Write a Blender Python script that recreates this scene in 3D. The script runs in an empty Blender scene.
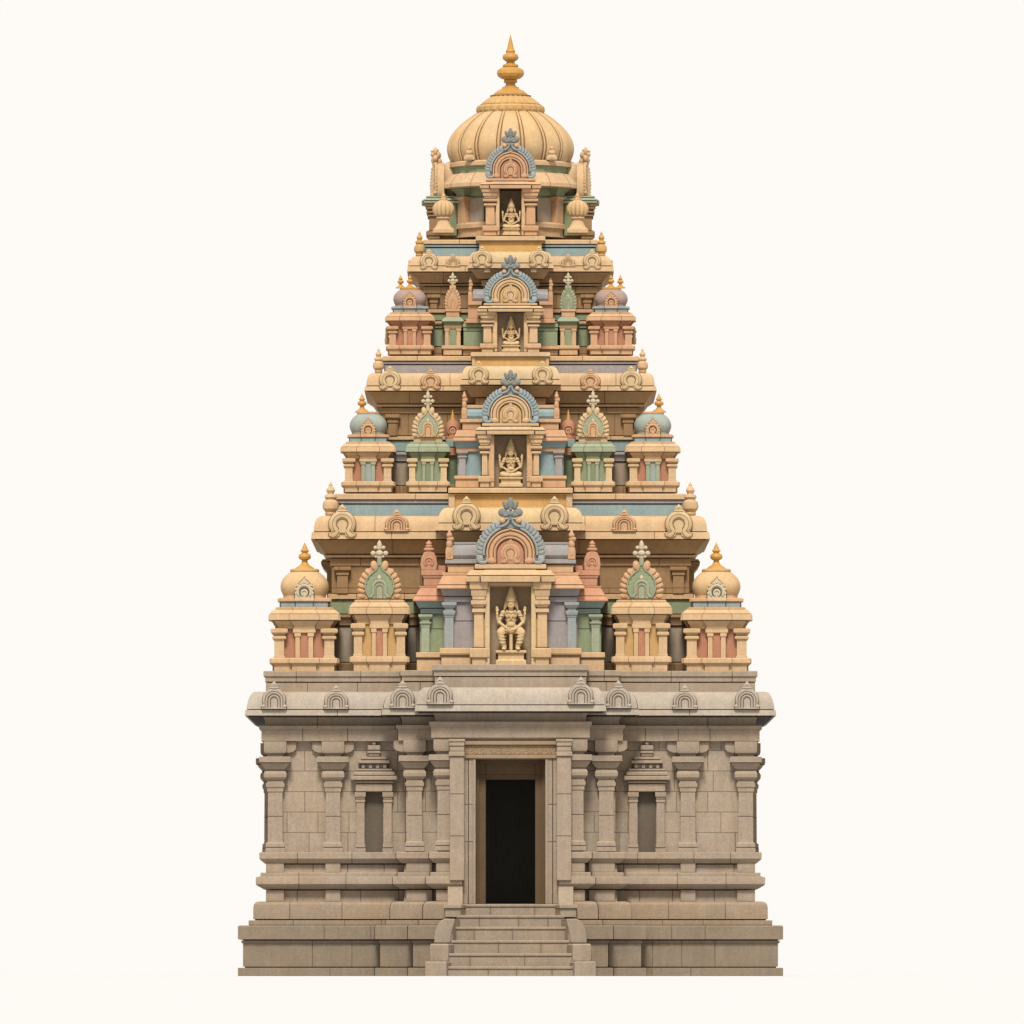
import bpy, math, random
from math import sin, cos, pi, radians
from mathutils import Matrix, Vector
random.seed(7)
SC = bpy.context.scene
COL = SC.collection
# ------------------------------------------------------------------ scale: 50 drawing units = 1 m
S = 50.0
CX, HZ, CAMZ, DIST = 510.5, 973.0, 0.06, 250.0
FRONT = -4.86                       # front wall of the stone storey; the tower axis is x = y = 0
def scale_at(depth):                # depth = units in front of the axis
    return (1 + (-depth / S - FRONT) / DIST) / S
U = 1 / S
def zz(yp): return HZ - yp
def xx(px): return px - CX

# ------------------------------------------------------------------ materials
def lin(c):
    return tuple(((v / 255) / 12.92 if v / 255 < .04045 else ((v / 255 + .055) / 1.055) ** 2.4) for v in c)
GAIN = 1.76
MATS = {}
def mat(name, rgb, blotch=.09, grain=.10, bump=.25, blocks=None, rough=.85, metal=0.0, flute=None, gain=None, streak=.07):
    if name in MATS: return MATS[name]
    g = gain or GAIN
    base = [min(.85, c / g) for c in lin(rgb)]
    m = bpy.data.materials.new(name); m.use_nodes = True
    nt = m.node_tree; N = nt.nodes; L = nt.links
    bs = N['Principled BSDF']
    bs.inputs['Roughness'].default_value = rough
    bs.inputs['Metallic'].default_value = metal
    bs.inputs['Specular IOR Level'].default_value = .25
    tc = N.new('ShaderNodeTexCoord')
    def noise(sc, det, vec=None):
        n = N.new('ShaderNodeTexNoise'); n.inputs['Scale'].default_value = sc
        n.inputs['Detail'].default_value = det; n.inputs['Roughness'].default_value = .65
        L.new(vec or tc.outputs['Object'], n.inputs['Vector']); return n
    def ramp(sock, lo, hi, a=.3, b=.7):
        r = N.new('ShaderNodeMapRange'); r.inputs['From Min'].default_value = a; r.inputs['From Max'].default_value = b
        r.inputs['To Min'].default_value = lo; r.inputs['To Max'].default_value = hi
        L.new(sock, r.inputs['Value']); return r.outputs['Result']
    def mul(a, b):
        q = N.new('ShaderNodeMath'); q.operation = 'MULTIPLY'; L.new(a, q.inputs[0]); L.new(b, q.inputs[1]); return q.outputs[0]
    n1 = noise(2.3, 5); n2 = noise(38, 3)
    mp = N.new('ShaderNodeMapping'); mp.inputs['Scale'].default_value = (9, 9, .8)
    L.new(tc.outputs['Object'], mp.inputs['Vector'])
    n3 = noise(1.0, 4, mp.outputs['Vector'])
    n5 = noise(13, 5)
    f = mul(mul(mul(ramp(n5.outputs['Fac'], 1 - blotch * .8, 1 + blotch * .7), ramp(n1.outputs['Fac'], 1 - blotch, 1 + blotch)), ramp(n2.outputs['Fac'], 1 - grain, 1 + grain)),
            ramp(n3.outputs['Fac'], 1 - streak, 1 + streak * .6))
    height = n2.outputs['Fac']
    if blocks:
        bw, bh, tone = blocks
        sx = N.new('ShaderNodeSeparateXYZ'); L.new(tc.outputs['Object'], sx.inputs[0])
        ad = N.new('ShaderNodeMath'); ad.operation = 'ADD'; L.new(sx.outputs['X'], ad.inputs[0]); L.new(sx.outputs['Y'], ad.inputs[1])
        cb = N.new('ShaderNodeCombineXYZ'); L.new(ad.outputs[0], cb.inputs['X']); L.new(sx.outputs['Z'], cb.inputs['Y'])
        bk = N.new('ShaderNodeTexBrick'); L.new(cb.outputs[0], bk.inputs['Vector'])
        bk.inputs['Scale'].default_value = 1; bk.inputs['Brick Width'].default_value = bw; bk.inputs['Row Height'].default_value = bh
        bk.inputs['Mortar Size'].default_value = .009; bk.inputs['Mortar Smooth'].default_value = .2; bk.inputs['Bias'].default_value = 0
        bk.inputs['Color1'].default_value = (1 + tone,) * 3 + (1,); bk.inputs['Color2'].default_value = (1 - tone,) * 3 + (1,)
        bk.inputs['Mortar'].default_value = (.5, .47, .43, 1)
        bk.offset = .43; bk.squash = 1.25; bk.squash_frequency = 3
        bwn = N.new('ShaderNodeRGBToBW'); L.new(bk.outputs['Color'], bwn.inputs[0])
        f = mul(f, bwn.outputs[0])
    # warm / cool drift of the paint or stone
    n4 = noise(1.1, 4)
    mx = N.new('ShaderNodeMix'); mx.data_type = 'RGBA'
    mx.inputs['A'].default_value = (base[0] * 1.03, base[1], base[2] * .94, 1)
    mx.inputs['B'].default_value = (base[0] * .97, base[1], base[2] * 1.08, 1)
    L.new(ramp(n4.outputs['Fac'], 0, 1), mx.inputs['Factor'])
    vm = N.new('ShaderNodeVectorMath'); vm.operation = 'SCALE'
    L.new(mx.outputs['Result'], vm.inputs[0]); L.new(f, vm.inputs['Scale'])
    L.new(vm.outputs['Vector'], bs.inputs['Base Color'])
    if bump:
        b = N.new('ShaderNodeBump'); b.inputs['Strength'].default_value = bump; b.inputs['Distance'].default_value = .012
        L.new(height, b.inputs['Height']); L.new(b.outputs['Normal'], bs.inputs['Normal'])
    MATS[name] = m
    return m
mat('joint', (60, 44, 29), bump=0)
mat('stone', (178, 158, 135), blotch=.10, grain=.14, streak=.08)
mat('stone_plinth', (151, 134, 112), blotch=.10, grain=.14, streak=.08)
mat('stone_wall', (184, 164, 140), blotch=.10, grain=.14, streak=.08, blocks=(.62, .41, .03))
mat('stone_eave', (191, 177, 158), blotch=.10, grain=.14, streak=.08)
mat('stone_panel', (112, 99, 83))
mat('stone_lower', (168, 147, 122), blotch=.10, grain=.14, streak=.08)
mat('contour', (150, 112, 76), bump=0)
mat('stone_contour', (128, 108, 86), bump=0)
mat('mist', (160, 171, 169))
mat('iron', (136, 139, 134))
mat('terracotta', (208, 152, 118))
mat('warm_grey', (172, 163, 154))
mat('stone_step', (170, 152, 130), blotch=.10, grain=.14, streak=.08)
mat('lintel_stone', (172, 144, 110))
mat('door_wood', (110, 88, 62))
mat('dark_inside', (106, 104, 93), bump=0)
mat('cream', (220, 184, 140))
mat('cream_light', (222, 192, 146))
mat('ochre', (214, 172, 112))
mat('gold_band', (222, 174, 106))
mat('tan_wall', (168, 134, 94), blocks=(.9, .6, .03))
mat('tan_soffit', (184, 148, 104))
mat('salmon', (213, 166, 125))
mat('rust', (195, 137, 105))
mat('peach', (218, 174, 130))
mat('blue', (154, 174, 172))
mat('slate', (164, 168, 163))
mat('teal', (150, 167, 157))
mat('lavender', (172, 162, 157))
mat('grey_wall', (180, 162, 138))
mat('green', (154, 163, 126))
mat('sage', (168, 173, 143))
mat('moss', (140, 150, 112))
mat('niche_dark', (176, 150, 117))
mat('gilt', (212, 158, 79), rough=.5)
mat('dome_cream', (222, 185, 135))
mat('dome_line', (150, 108, 66))
mat('blue_dome', (166, 173, 161))
mat('mauve_dome', (178, 152, 140))
mat('ivory', (214, 196, 164))
mat('statue_stone', (224, 191, 142))

# ------------------------------------------------------------------ mesh builder (units, z up, viewer at -y)
class MB:
    def __init__(s): s.v = []; s.f = []; s.fm = []; s.mats = []; s.sm = []
    def mi(s, m):
        if m not in s.mats: s.mats.append(m)
        return s.mats.index(m)
    def face(s, idx, m): s.f.append(idx); s.fm.append(s.mi(m))
    def loft(s, plan, prof, m, jm='joint', cap=True):
        """plan: (x, y, dx, dy, flag); prof: (offset, z) from bottom to top"""
        n = len(plan); b = len(s.v)
        for o, z in prof:
            for p in plan: s.v.append((p[0] + p[2] * o, p[1] + p[3] * o, z))
        for r in range(len(prof) - 1):
            for i in range(n):
                j = (i + 1) % n
                fm = plan[i][4] if len(plan[i]) > 4 and plan[i][4] else m
                s.face((b + r * n + i, b + r * n + j, b + (r + 1) * n + j, b + (r + 1) * n + i), fm)
        if cap:
            s.face(tuple(b + i for i in reversed(range(n))), m)
            t = b + (len(prof) - 1) * n
            s.face(tuple(t + i for i in range(n)), m)
    def box(s, x0, x1, y0, y1, z0, z1, m, c=.5):
        if x0 > x1: x0, x1 = x1, x0
        c = min(c, (x1 - x0) * .3, (z1 - z0) * .3, (y1 - y0) * .3)
        pl = [(x0 + c, y0, 0, -1), (x1 - c, y0, 0, -1), (x1, y0 + c, 1, 0), (x1, y1 - c, 1, 0),
              (x1 - c, y1, 0, 1), (x0 + c, y1, 0, 1), (x0, y1 - c, -1, 0), (x0, y0 + c, -1, 0)]
        s.loft(pl, [(-c, z0), (0, z0 + c), (0, z1 - c), (-c, z1)], m)
    def lathe(s, cx, cy, prof, m, n=28, power=None, ry=1.0, rib=None, cap=True, a0=0.0):
        b = len(s.v)
        for r, z in prof:
            for i in range(n):
                a = a0 + 2 * pi * i / n; q = 1.0
                if power:
                    q = (abs(cos(a)) ** power + abs(sin(a)) ** power) ** (-1 / power)
                if rib: q *= 1 + rib[1] * (abs(cos(rib[0] * a / 2)) ** .55 - 1)
                s.v.append((cx + r * q * cos(a), cy + r * q * sin(a) * ry, z))
        for k in range(len(prof) - 1):
            for i in range(n):
                j = (i + 1) % n
                s.face((b + k * n + i, b + k * n + j, b + (k + 1) * n + j, b + (k + 1) * n + i), m)
        if cap:
            s.face(tuple(b + i for i in reversed(range(n))), m)
            t = b + (len(prof) - 1) * n
            s.face(tuple(t + i for i in range(n)), m)
    def ell(s, c, r, m, rot=0.0, n=12, k=8, M=None):
        b = len(s.v); cr, sr = cos(rot), sin(rot)
        for i in range(k + 1):
            t = -pi / 2 + pi * i / k
            for j in range(n):
                a = 2 * pi * j / n
                p = (r[0] * cos(t) * cos(a), r[1] * cos(t) * sin(a), r[2] * sin(t))
                p = (p[0] * cr - p[2] * sr, p[1], p[0] * sr + p[2] * cr)
                if M is not None: p = tuple(M @ Vector(p))
                s.v.append((c[0] + p[0], c[1] + p[1], c[2] + p[2]))
        for i in range(k):
            for j in range(n):
                q = (j + 1) % n
                s.face((b + i * n + j, b + i * n + q, b + (i + 1) * n + q, b + (i + 1) * n + j), m)
    def limb(s, pts, m, n=10):
        """pts: (x,y,z,r): a tapered tube through 3-D points, rounded ends"""
        b = len(s.v); P = [Vector(p[:3]) for p in pts]
        prev = None; rings = 0
        for i, p in enumerate(pts):
            t = (P[min(i + 1, len(P) - 1)] - P[max(i - 1, 0)]).normalized()
            up = Vector((0, 1, 0)) if abs(t.y) < .9 else Vector((1, 0, 0))
            a = t.cross(up).normalized(); c = t.cross(a)
            for j in range(n):
                w = 2 * pi * j / n
                q = P[i] + a * (cos(w) * p[3]) + c * (sin(w) * p[3])
                s.v.append(tuple(q))
        for i in range(len(pts) - 1):
            for j in range(n):
                q = (j + 1) % n
                s.face((b + i * n + j, b + (i + 1) * n + j, b + (i + 1) * n + q, b + i * n + q), m)
        s.face(tuple(b + j for j in range(n)), m)
        t = b + (len(pts) - 1) * n
        s.face(tuple(t + j for j in reversed(range(n))), m)
        for p in pts: s.ell(p[:3], (p[3],) * 3, m, n=10, k=6)
    def sweep(s, path, y, rx, ry, m, n=8):
        """band in the xz plane; rx across the path, ry in depth; rx may be a list"""
        b = len(s.v); K = len(path)
        for i, (x, z) in enumerate(path):
            x0, z0 = path[max(i - 1, 0)]; x1, z1 = path[min(i + 1, K - 1)]
            tx, tz = x1 - x0, z1 - z0; l = math.hypot(tx, tz) or 1
            nx, nz = -tz / l, tx / l
            r = rx[i] if isinstance(rx, (list, tuple)) else rx
            for j in range(n):
                w = 2 * pi * j / n
                s.v.append((x + nx * r * cos(w), y + ry * sin(w), z + nz * r * cos(w)))
        for i in range(K - 1):
            for j in range(n):
                q = (j + 1) % n
                s.face((b + i * n + j, b + i * n + q, b + (i + 1) * n + q, b + (i + 1) * n + j), m)
        s.face(tuple(b + j for j in reversed(range(n))), m)
        t = b + (K - 1) * n
        s.face(tuple(t + j for j in range(n)), m)
    def prism(s, poly, y0, y1, m, bev=.6):
        """poly (x,z) counter-clockwise seen from the viewer, from y0 (front) to y1 (back)"""
        n = len(poly); b = len(s.v)
        cx = sum(p[0] for p in poly) / n; cz = sum(p[1] for p in poly) / n
        def ins(p, d):
            l = math.hypot(p[0] - cx, p[1] - cz) or 1
            return (p[0] - (p[0] - cx) / l * d, p[1] - (p[1] - cz) / l * d)
        for yy, d in ((y0, bev), (y0 + bev, 0), (y1, 0)):
            for p in poly:
                q = ins(p, d); s.v.append((q[0], yy, q[1]))
        s.face(tuple(b + i for i in range(n)), m)
        for r in range(2):
            for i in range(n):
                j = (i + 1) % n
                s.face((b + r * n + j, b + r * n + i, b + (r + 1) * n + i, b + (r + 1) * n + j), m)
        s.face(tuple(b + 2 * n + i for i in reversed(range(n))), m)
    def xprism(s, poly, x0, x1, m, x0b=None, x1b=None):
        """poly (y,z), extruded along x"""
        n = len(poly); b = len(s.v)
        for x in (x0, x1):
            for y, z in poly: s.v.append((x, y, z))
        ar = sum(poly[i][0] * poly[(i + 1) % n][1] - poly[(i + 1) % n][0] * poly[i][1] for i in range(n))
        flip = (ar > 0) != (x1 > x0)
        for i in range(n):
            j = (i + 1) % n
            q = (b + i, b + j, b + n + j, b + n + i)
            s.face(q if flip else q[::-1], m)
        a = tuple(b + i for i in range(n)); c = tuple(b + n + i for i in range(n))
        s.face(a[::-1] if flip else a, m); s.face(c if flip else c[::-1], m)
    def mesh(s, name, u, off):
        me = bpy.data.meshes.new(name)
        me.from_pydata([(x * u + off[0], y * u + off[1], z * u + off[2]) for x, y, z in s.v], [], s.f)
        for m in s.mats: me.materials.append(MATS[m])
        me.polygons.foreach_set('material_index', s.fm)
        me.polygons.foreach_set('use_smooth', [True] * len(s.f))
        me.set_sharp_from_angle(angle=radians(29))
        me.update()
        return me
    def build(s, name, parent=None, u=None, world=True, loc=None, label=None):
        u = u or U
        o = bpy.data.objects.new(name, s.mesh(name, u, (0, 0, CAMZ) if world else (0, 0, 0)))
        COL.objects.link(o); o.parent = parent
        if loc: o.location = loc
        if label: o['label'] = label
        return o

def kids(o): return [c for c in COL.objects if c.parent == o]
def copy_tree(o, parent, loc=None, rz=None):
    c = o.copy(); COL.objects.link(c); c.parent = parent
    if loc is not None: c.location = loc
    if rz is not None: c.rotation_euler.z = rz
    for ch in kids(o): copy_tree(ch, c)
    return c
def W(x, d, yp):            # units (from the axis) and picture height -> metres
    return (x * U, -d * U, CAMZ + zz(yp) * U)

# ------------------------------------------------------------------ plans
JW, JD, JM = .34, 1.1, 'contour'
def front_plan(hw, projs=(), hd=None, joints=(), notches=(), margin=3):
    """square plan with stepped projections at the front; projs [(half width, extra depth)] outermost first"""
    hd = hd or hw
    edges = []; y = -hd; x = -hw; pts = []
    seg = []                                         # left to right: x0, x1, y
    lv = [(hw, 0)] + list(projs); yy = [-hd]
    for w, e in lv[1:]: yy.append(yy[-1] - e)
    for i in range(len(lv) - 1): seg.append((-lv[i][0], -lv[i + 1][0], yy[i]))
    seg.append((-lv[-1][0], lv[-1][0], yy[-1]))
    for i in reversed(range(len(lv) - 1)): seg.append((lv[i + 1][0], lv[i][0], yy[i]))
    n = len(seg)
    for i, (x0, x1, y) in enumerate(seg):
        left = i <= len(lv) - 1; right = i >= len(lv) - 1
        # corner at the start of the edge
        pts.append((x0, y, -1 if left else 1, -1))
        ins = []
        for q in notches:                             # (x centre, half width, depth, material)
            if x0 < q[0] < x1: ins.append((q[0], q[1], q[2], q[3], 0))
        for jx in joints:
            if x0 + margin < jx < x1 - margin and not any(abs(jx - q[0]) < q[1] + 2 for q in notches):
                ins.append((jx, JW, JD, JM, -1))
        for jx, w, d, mm, dr in sorted(ins):
            pts += [(jx - w, y, 0, -1, mm), (jx - w, y + d, 0, dr, mm), (jx + w, y + d, 0, dr, mm), (jx + w, y, 0, -1)]
        pts.append((x1, y, -1 if i < len(lv) - 1 else 1, -1))
    pts += [(hw, hd, 1, 1), (-hw, hd, -1, 1)]
    # drop zero-length duplicates at the steps
    out = []
    for p in pts:
        if out and abs(out[-1][0] - p[0]) < 1e-6 and abs(out[-1][1] - p[1]) < 1e-6: continue
        out.append(p)
    return groove_corners(out)
def groove_corners(pl, w=.85, d=3.0, minlen=4):
    n = len(pl); out = []
    for i in range(n):
        a, p, b = pl[i - 1], pl[i], pl[(i + 1) % n]
        if any(len(q) > 4 for q in (a, p, b)): out.append(p); continue
        e1 = (p[0] - a[0], p[1] - a[1]); e2 = (b[0] - p[0], b[1] - p[1])
        l1, l2 = math.hypot(*e1), math.hypot(*e2)
        if e1[0] * e2[1] - e1[1] * e2[0] >= -1e-6 or l1 < 1e-6 or l2 < 1e-6: out.append(p); continue
        if abs(e1[1]) < 1e-6 and e1[0] > 0 or (abs(e1[1]) > 1e-6 and e2[0] <= 1e-6):
            u_ = (e1[0] / l1, e1[1] / l1); nn = (u_[1], -u_[0])
            if l1 < minlen: out.append(p); continue
            q1 = (p[0] - u_[0] * w, p[1] - u_[1] * w)
            out += [(*q1, p[2], p[3], 'joint'), (q1[0] - nn[0] * d, q1[1] - nn[1] * d, p[2], p[3], 'joint'), (p[0] - nn[0] * d, p[1] - nn[1] * d, p[2], p[3])]
        else:
            u_ = (e2[0] / l2, e2[1] / l2); nn = (u_[1], -u_[0])
            if l2 < minlen: out.append(p); continue
            q1 = (p[0] + u_[0] * w, p[1] + u_[1] * w)
            out += [(p[0] - nn[0] * d, p[1] - nn[1] * d, p[2], p[3], 'joint'), (q1[0] - nn[0] * d, q1[1] - nn[1] * d, p[2], p[3], 'joint'), (*q1, p[2], p[3])]
    return out
def rect_plan(x0, x1, y0, y1):
    if x0 > x1: x0, x1 = x1, x0
    return [(x0, y0, -1, -1), (x1, y0, 1, -1), (x1, y1, 1, 1), (x0, y1, -1, 1)]
def cross_plan(h, w, e):
    """square with a centre bay on each face, centred on 0,0"""
    q = []
    for k in range(4):
        c, s = round(cos(k * pi / 2)), round(sin(k * pi / 2))
        for x, y, dx, dy in ((-h, -h, -1, -1), (-w, -h, -1, -1), (-w, -h - e, -1, -1), (w, -h - e, 1, -1), (w, -h, 1, -1)):
            q.append((x * c - y * s, x * s + y * c, dx * c - dy * s, dx * s + dy * c))
    return groove_corners(q, .35, .8, 3)
def bx(o, y0, y1, c=.7):
    c = min(c, (y1 - y0) * .3)
    return [(o - c, y0), (o, y0 + c), (o, y1 - c * .6), (o - c * .6, y1)]
def courses(mb, cs, hw, projs=(), hd=None, spacing=46, groove=.55, notches=(), plan=None):
    """cs: [(material, [(o, picture y) top to bottom], options)]; a dark joint between neighbours"""
    for i, c in enumerate(cs):
        m, pr = c[0], list(c[1]); opt = c[2] if len(c) > 2 else {}
        if i: pr[0] = (pr[0][0], pr[0][1] + groove)
        if i < len(cs) - 1: pr[-1] = (pr[-1][0], pr[-1][1] - groove)
        sp = opt.get('spacing', spacing); jo = []
        if sp:
            x = -hw + random.uniform(.3, 1) * sp
            while x < hw - 6:
                jo.append(x); x += sp * random.uniform(.75, 1.3)
        mo = max(o for o, _ in pr)
        nt = opt.get('notches', notches)
        pl = plan or front_plan(hw, projs, hd, jo, nt, margin=3 + max(0, mo))
        mb.loft(pl, [(o, zz(y)) for o, y in reversed(pr)], m)
        if i < len(cs) - 1:
            nx = cs[i + 1][1]
            yb = c[1][-1][1]; o = min(c[1][-1][0], nx[0][0]) - 1.8
            pl = plan or front_plan(hw, projs, hd, (), nt if nt == (cs[i + 1][2] if len(cs[i + 1]) > 2 else {}).get('notches', notches) else ())
            mb.loft(pl, [(o, zz(yb + 1)), (o, zz(yb - 1))], 'joint')

# ------------------------------------------------------------------ top level: the temple
temple = bpy.data.objects.new('temple', None); COL.objects.link(temple)
temple['label'] = 'tall tiered temple tower with pastel shrines and ribbed dome on a grey-brown stone base'
temple['category'] = 'temple'
T = temple

# ------------------------------------------------------------------ ornaments in local units (origin bottom centre, back at y = 0)
def arc(cx, cz, r, a0, a1, n):
    return [(cx + r * cos(radians(a0 + (a1 - a0) * i / n)), cz + r * sin(radians(a0 + (a1 - a0) * i / n))) for i in range(n + 1)]
def contour(pts, d):
    n = len(pts); cx = sum(p[0] for p in pts) / n; cz = sum(p[1] for p in pts) / n
    return [(p[0] + (p[0] - cx) / (math.hypot(p[0] - cx, p[1] - cz) or 1) * d, p[1] + (p[1] - cz) / (math.hypot(p[0] - cx, p[1] - cz) or 1) * d) for p in pts]
KC = {}
def kudu_mesh(style, m, u):
    """horseshoe arch, 28 units wide and 33 high (curled feet) or 26 x 27 (flat base)"""
    key = (style, m, u)
    if key in KC: return KC[key]
    k = MB(); ln = 'stone_contour' if m.startswith('stone') else 'contour'
    if style == 'curl':
        out = arc(0, 14.5, 13.4, -48, 228, 26)
        foot_r = [(6.2, .4), (10.6, .3), (13.6, 2.2), (13.4, 5.0), (11.2, 6.2)]
        body = [(-6.2, .4), (-3.2, 2.6), (-3.0, 5), (3.0, 5), (3.2, 2.6)] + foot_r + out + [(-x, z) for x, z in reversed(foot_r)][:-1]
        k.prism([(x * 1.055, z + .1) for x, z in body], -1.6, 12, ln, .3)
        k.prism([(x * .99, z) for x, z in body], -3.0, 10, m, .8)
        band = [(-10.2, 3.0), (-7.4, 4.6)] + arc(0, 14.8, 9.2, 232, -52, 26) + [(7.4, 4.6), (10.2, 3.0)]
        k.sweep(band, -2.9, 3.3, 1.4, m)
        k.sweep([(-6.6, 2.0), (-3.9, 5.4), (-4.0, 8.6)] + arc(0, 14.4, 5.6, 226, -46, 20) + [(4.0, 8.6), (3.9, 5.4), (6.6, 2.0)], -3.3, .42, .7, ln)
        k.sweep([(-11.6, 4.4), (-9.4, 6.4)] + arc(0, 14.6, 10.0, 226, -46, 24) + [(9.4, 6.4), (11.6, 4.4)], -4.2, .26, .35, ln)
        for sx in (-1, 1): k.ell((sx * 9.8, -2.9, 3.4), (3.4, 1.4, 2.8), m)
        top = 27.6
    else:
        body = [(-13, 0), (13, 0), (13, 3.2)] + arc(0, 9.5, 12.2, -20, 200, 22) + [(-13, 3.2)]
        k.prism([(x * 1.05, z) for x, z in body], -1.8, 12, ln, .3)
        k.prism(body, -3.2, 10, m, .9)
        for r, q in ((9.6, .28), (6.6, .34), (3.6, .40)):
            k.sweep([(-r, 1.4)] + arc(0, 8.8, r, 180, 0, 20) + [(r, 1.4)], -3.3, q, .55, ln)
        k.sweep([(-8.1, 1.4)] + arc(0, 8.8, 8.1, 180, 0, 20) + [(8.1, 1.4)], -3.0, 1.1, 1.1, m)
        k.sweep([(-5.1, 1.4)] + arc(0, 8.8, 5.1, 180, 0, 20) + [(5.1, 1.4)], -3.0, 1.1, 1.1, m)
        k.box(-12.8, 12.8, -4.0, 2, 0, 1.6, m)
        for sx in (-1, 1): k.ell((sx * 11.2, -3.2, 3.0), (2.2, 1.4, 1.8), m)
        top = 21.6
    k.ell((0, -1.6, top + .4), (5.4, 2.6, 1.8), m)
    k.ell((0, -1.6, top + 2.8), (3.9, 2.4, 2.6), m)
    k.lathe(0, -1.6, [(3.0, top + 3.8), (2.0, top + 5.4), (.3, top + 7.4)], m, 12)
    KC[key] = k.mesh('horseshoe_arch', u, (0, 0, 0))
    return KC[key]
def kudu(parent, x, d, ybase, w, style='curl', m='cream', h=None, rz=0, name='horseshoe_arch'):
    o = bpy.data.objects.new(name, kudu_mesh(style, m, 1 / S)); COL.objects.link(o); o.parent = parent
    w0, h0 = (28, 34.6) if style == 'curl' else (26.5, 28.6)
    q = w / w0; o.location = W(x, d, ybase)
    o.scale = (q * U * S, q * U * S, (h / h0 if h else q) * U * S)
    o.rotation_euler.z = rz
    return o

def ogee(r, cz, a0, apex, n=12):
    """half arch, right side, from angle a0 to the apex"""
    p = arc(0, cz, r, a0, 62, n)
    x1, z1 = p[-1]
    for i in range(1, 6):
        t = i / 5
        # curve from (x1,z1) to (0,apex), concave near the tip
        bx_, bz = x1 * .42, z1 + (apex - z1) * .30
        p.append(((1 - t) ** 2 * x1 + 2 * t * (1 - t) * bx_, (1 - t) ** 2 * z1 + 2 * t * (1 - t) * bz + t * t * apex))
    return p
def mirror(p): return p + [(-x, z) for x, z in reversed(p[:-1])]
def gable(parent, u, loc, cols, crest='lily', thick=12, rz=0, prefix='gable', sxz=(1, 1), inner=True, label=None):
    """the great horseshoe gable over a niche, 68 wide 67 high; parts hang under `parent`"""
    border, band, tymp, inn, crestm, eye = cols
    objs = []
    def put(mb, name):
        me = mb.mesh(name, u, (0, 0, 0)); o = bpy.data.objects.new(name, me); COL.objects.link(o)
        o.parent = parent; o.location = loc; o.scale = (sxz[0], sxz[0], sxz[1]); o.rotation_euler.z = rz; objs.append(o); return o
    CZ = 11.0
    b = MB()
    out = [(-31, .4), (31, .4), (33, 4)] + [(33.2 * cos(radians(t)), CZ + 33.2 * sin(radians(t))) for t in range(-4, 72, 4)] + [(7, 44), (0, 47)]
    out = out + [(-x, z) for x, z in reversed(out[2:-1])]
    b.prism([(x * .985, z) for x, z in out], -.4, thick, border, .4)
    for sx in (-1, 1):
        for i in range(10):
            a = radians(-6 + i * 7.9); r = 31.0
            x, z = r * cos(a), CZ + r * sin(a)
            tilt = a + radians(40)
            b.ell((sx * x, -.9, z), (5.0, 2.0, 2.7), border, rot=tilt if sx > 0 else pi - tilt)
            b.sweep([(sx * (r - 4.6) * cos(a - .03), CZ + (r - 4.6) * sin(a - .03)), (sx * (r - .5) * cos(a - .075), CZ + (r - .5) * sin(a - .075)), (sx * (r + 3.0) * cos(a - .06), CZ + (r + 3.0) * sin(a - .06))], -1.9, .38, .8, 'joint')
        b.sweep([(sx * x, z) for x, z in arc(0, CZ, 26.8, -4, 68, 16)], -1.4, 1.5, 1.6, border)
        # curled foot
        b.ell((sx * 30.4, -1.2, 5.4), (3.9, 2.3, 4.2), border)
        b.sweep([(sx * 33, 5), (sx * 30, 1.9), (sx * 25.5, 1.7), (sx * 22.6, 3.6), (sx * 22.4, 6.4)], -1.5, [2.0, 2.0, 1.9, 1.6, 1.0], 2.0, border)
        # volute under the crest
        b.sweep([(sx * 1.5, 47), (sx * 2.0, 42.5), (sx * 4.6, 39.6), (sx * 8.4, 38.0), (sx * 11.4, 37.0)], -1.6, [1.1, 1.4, 1.6, 1.4, .9], 1.8, border)
    put(b, 'leaf_border')
    a = MB()
    def og(r, tip):
        p = arc(0, CZ, r, 0, 80, 18); x1, z1 = p[-1]
        for i in range(1, 5):
            t = i / 4
            p.append((x1 * (1 - t) ** 1.6, z1 + (CZ + r + tip - z1) * t ** 1.5))
        return [(r * .985 + 1.6, 2.6), (r * .985, 6.5)] + p
    bk = mirror(og(25.0, 2.4)); bk = [(-22, .3), (22, .3)] + bk
    a.prism(bk, -1.0, 5, 'joint', .2)
    bk = mirror(og(24.2, 2.2)); bk = [(-21, .3), (21, .3)] + bk
    a.prism(bk, -1.9, 4, band, .3)
    a.sweep(mirror(og(23.2, 2.0)), -2.3, 1.15, 1.3, band)
    a.sweep(mirror(og(21.7, .9)), -1.9, .22, .5, 'joint')
    a.sweep(mirror(og(19.5, .4)), -1.8, 2.0, .9, band)
    a.sweep(mirror(og(17.2, 0)), -1.9, .22, .5, 'joint')
    a.sweep(mirror(og(15.7, 0)), -2.3, 1.1, 1.4, band)
    for sx in (-1, 1): a.ell((sx * 18.6, -2.0, 3.6), (5.0, 1.7, 3.2), band)
    put(a, 'arch_band')
    t = MB()
    ty = [(-14.2, .5), (14.2, .5), (14.2, CZ)] + arc(0, CZ, 14.2, 8, 172, 20) + [(-14.2, CZ)]
    t.prism(ty, -2.15, 3, tymp, .1)
    t.sweep([(13.6, .8)] + arc(0, CZ, 13.6, 0, 180, 24) + [(-13.6, .8)], -2.2, .45, .7, 'joint')
    put(t, 'tympanum')
    if inner:
        o = bpy.data.objects.new('inner_arch', kudu_mesh('curl', inn, 1 / S)); COL.objects.link(o); o.parent = parent
        c, s_ = cos(rz), sin(rz)
        dy = -1.2 * u
        o.location = (loc[0] - dy * s_, loc[1] + dy * c, loc[2] + .6 * u)
        o.scale = (.72 * u * S * sxz[0], .5 * u * S, .72 * u * S * sxz[1]); o.rotation_euler.z = rz
    k = MB()
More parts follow.
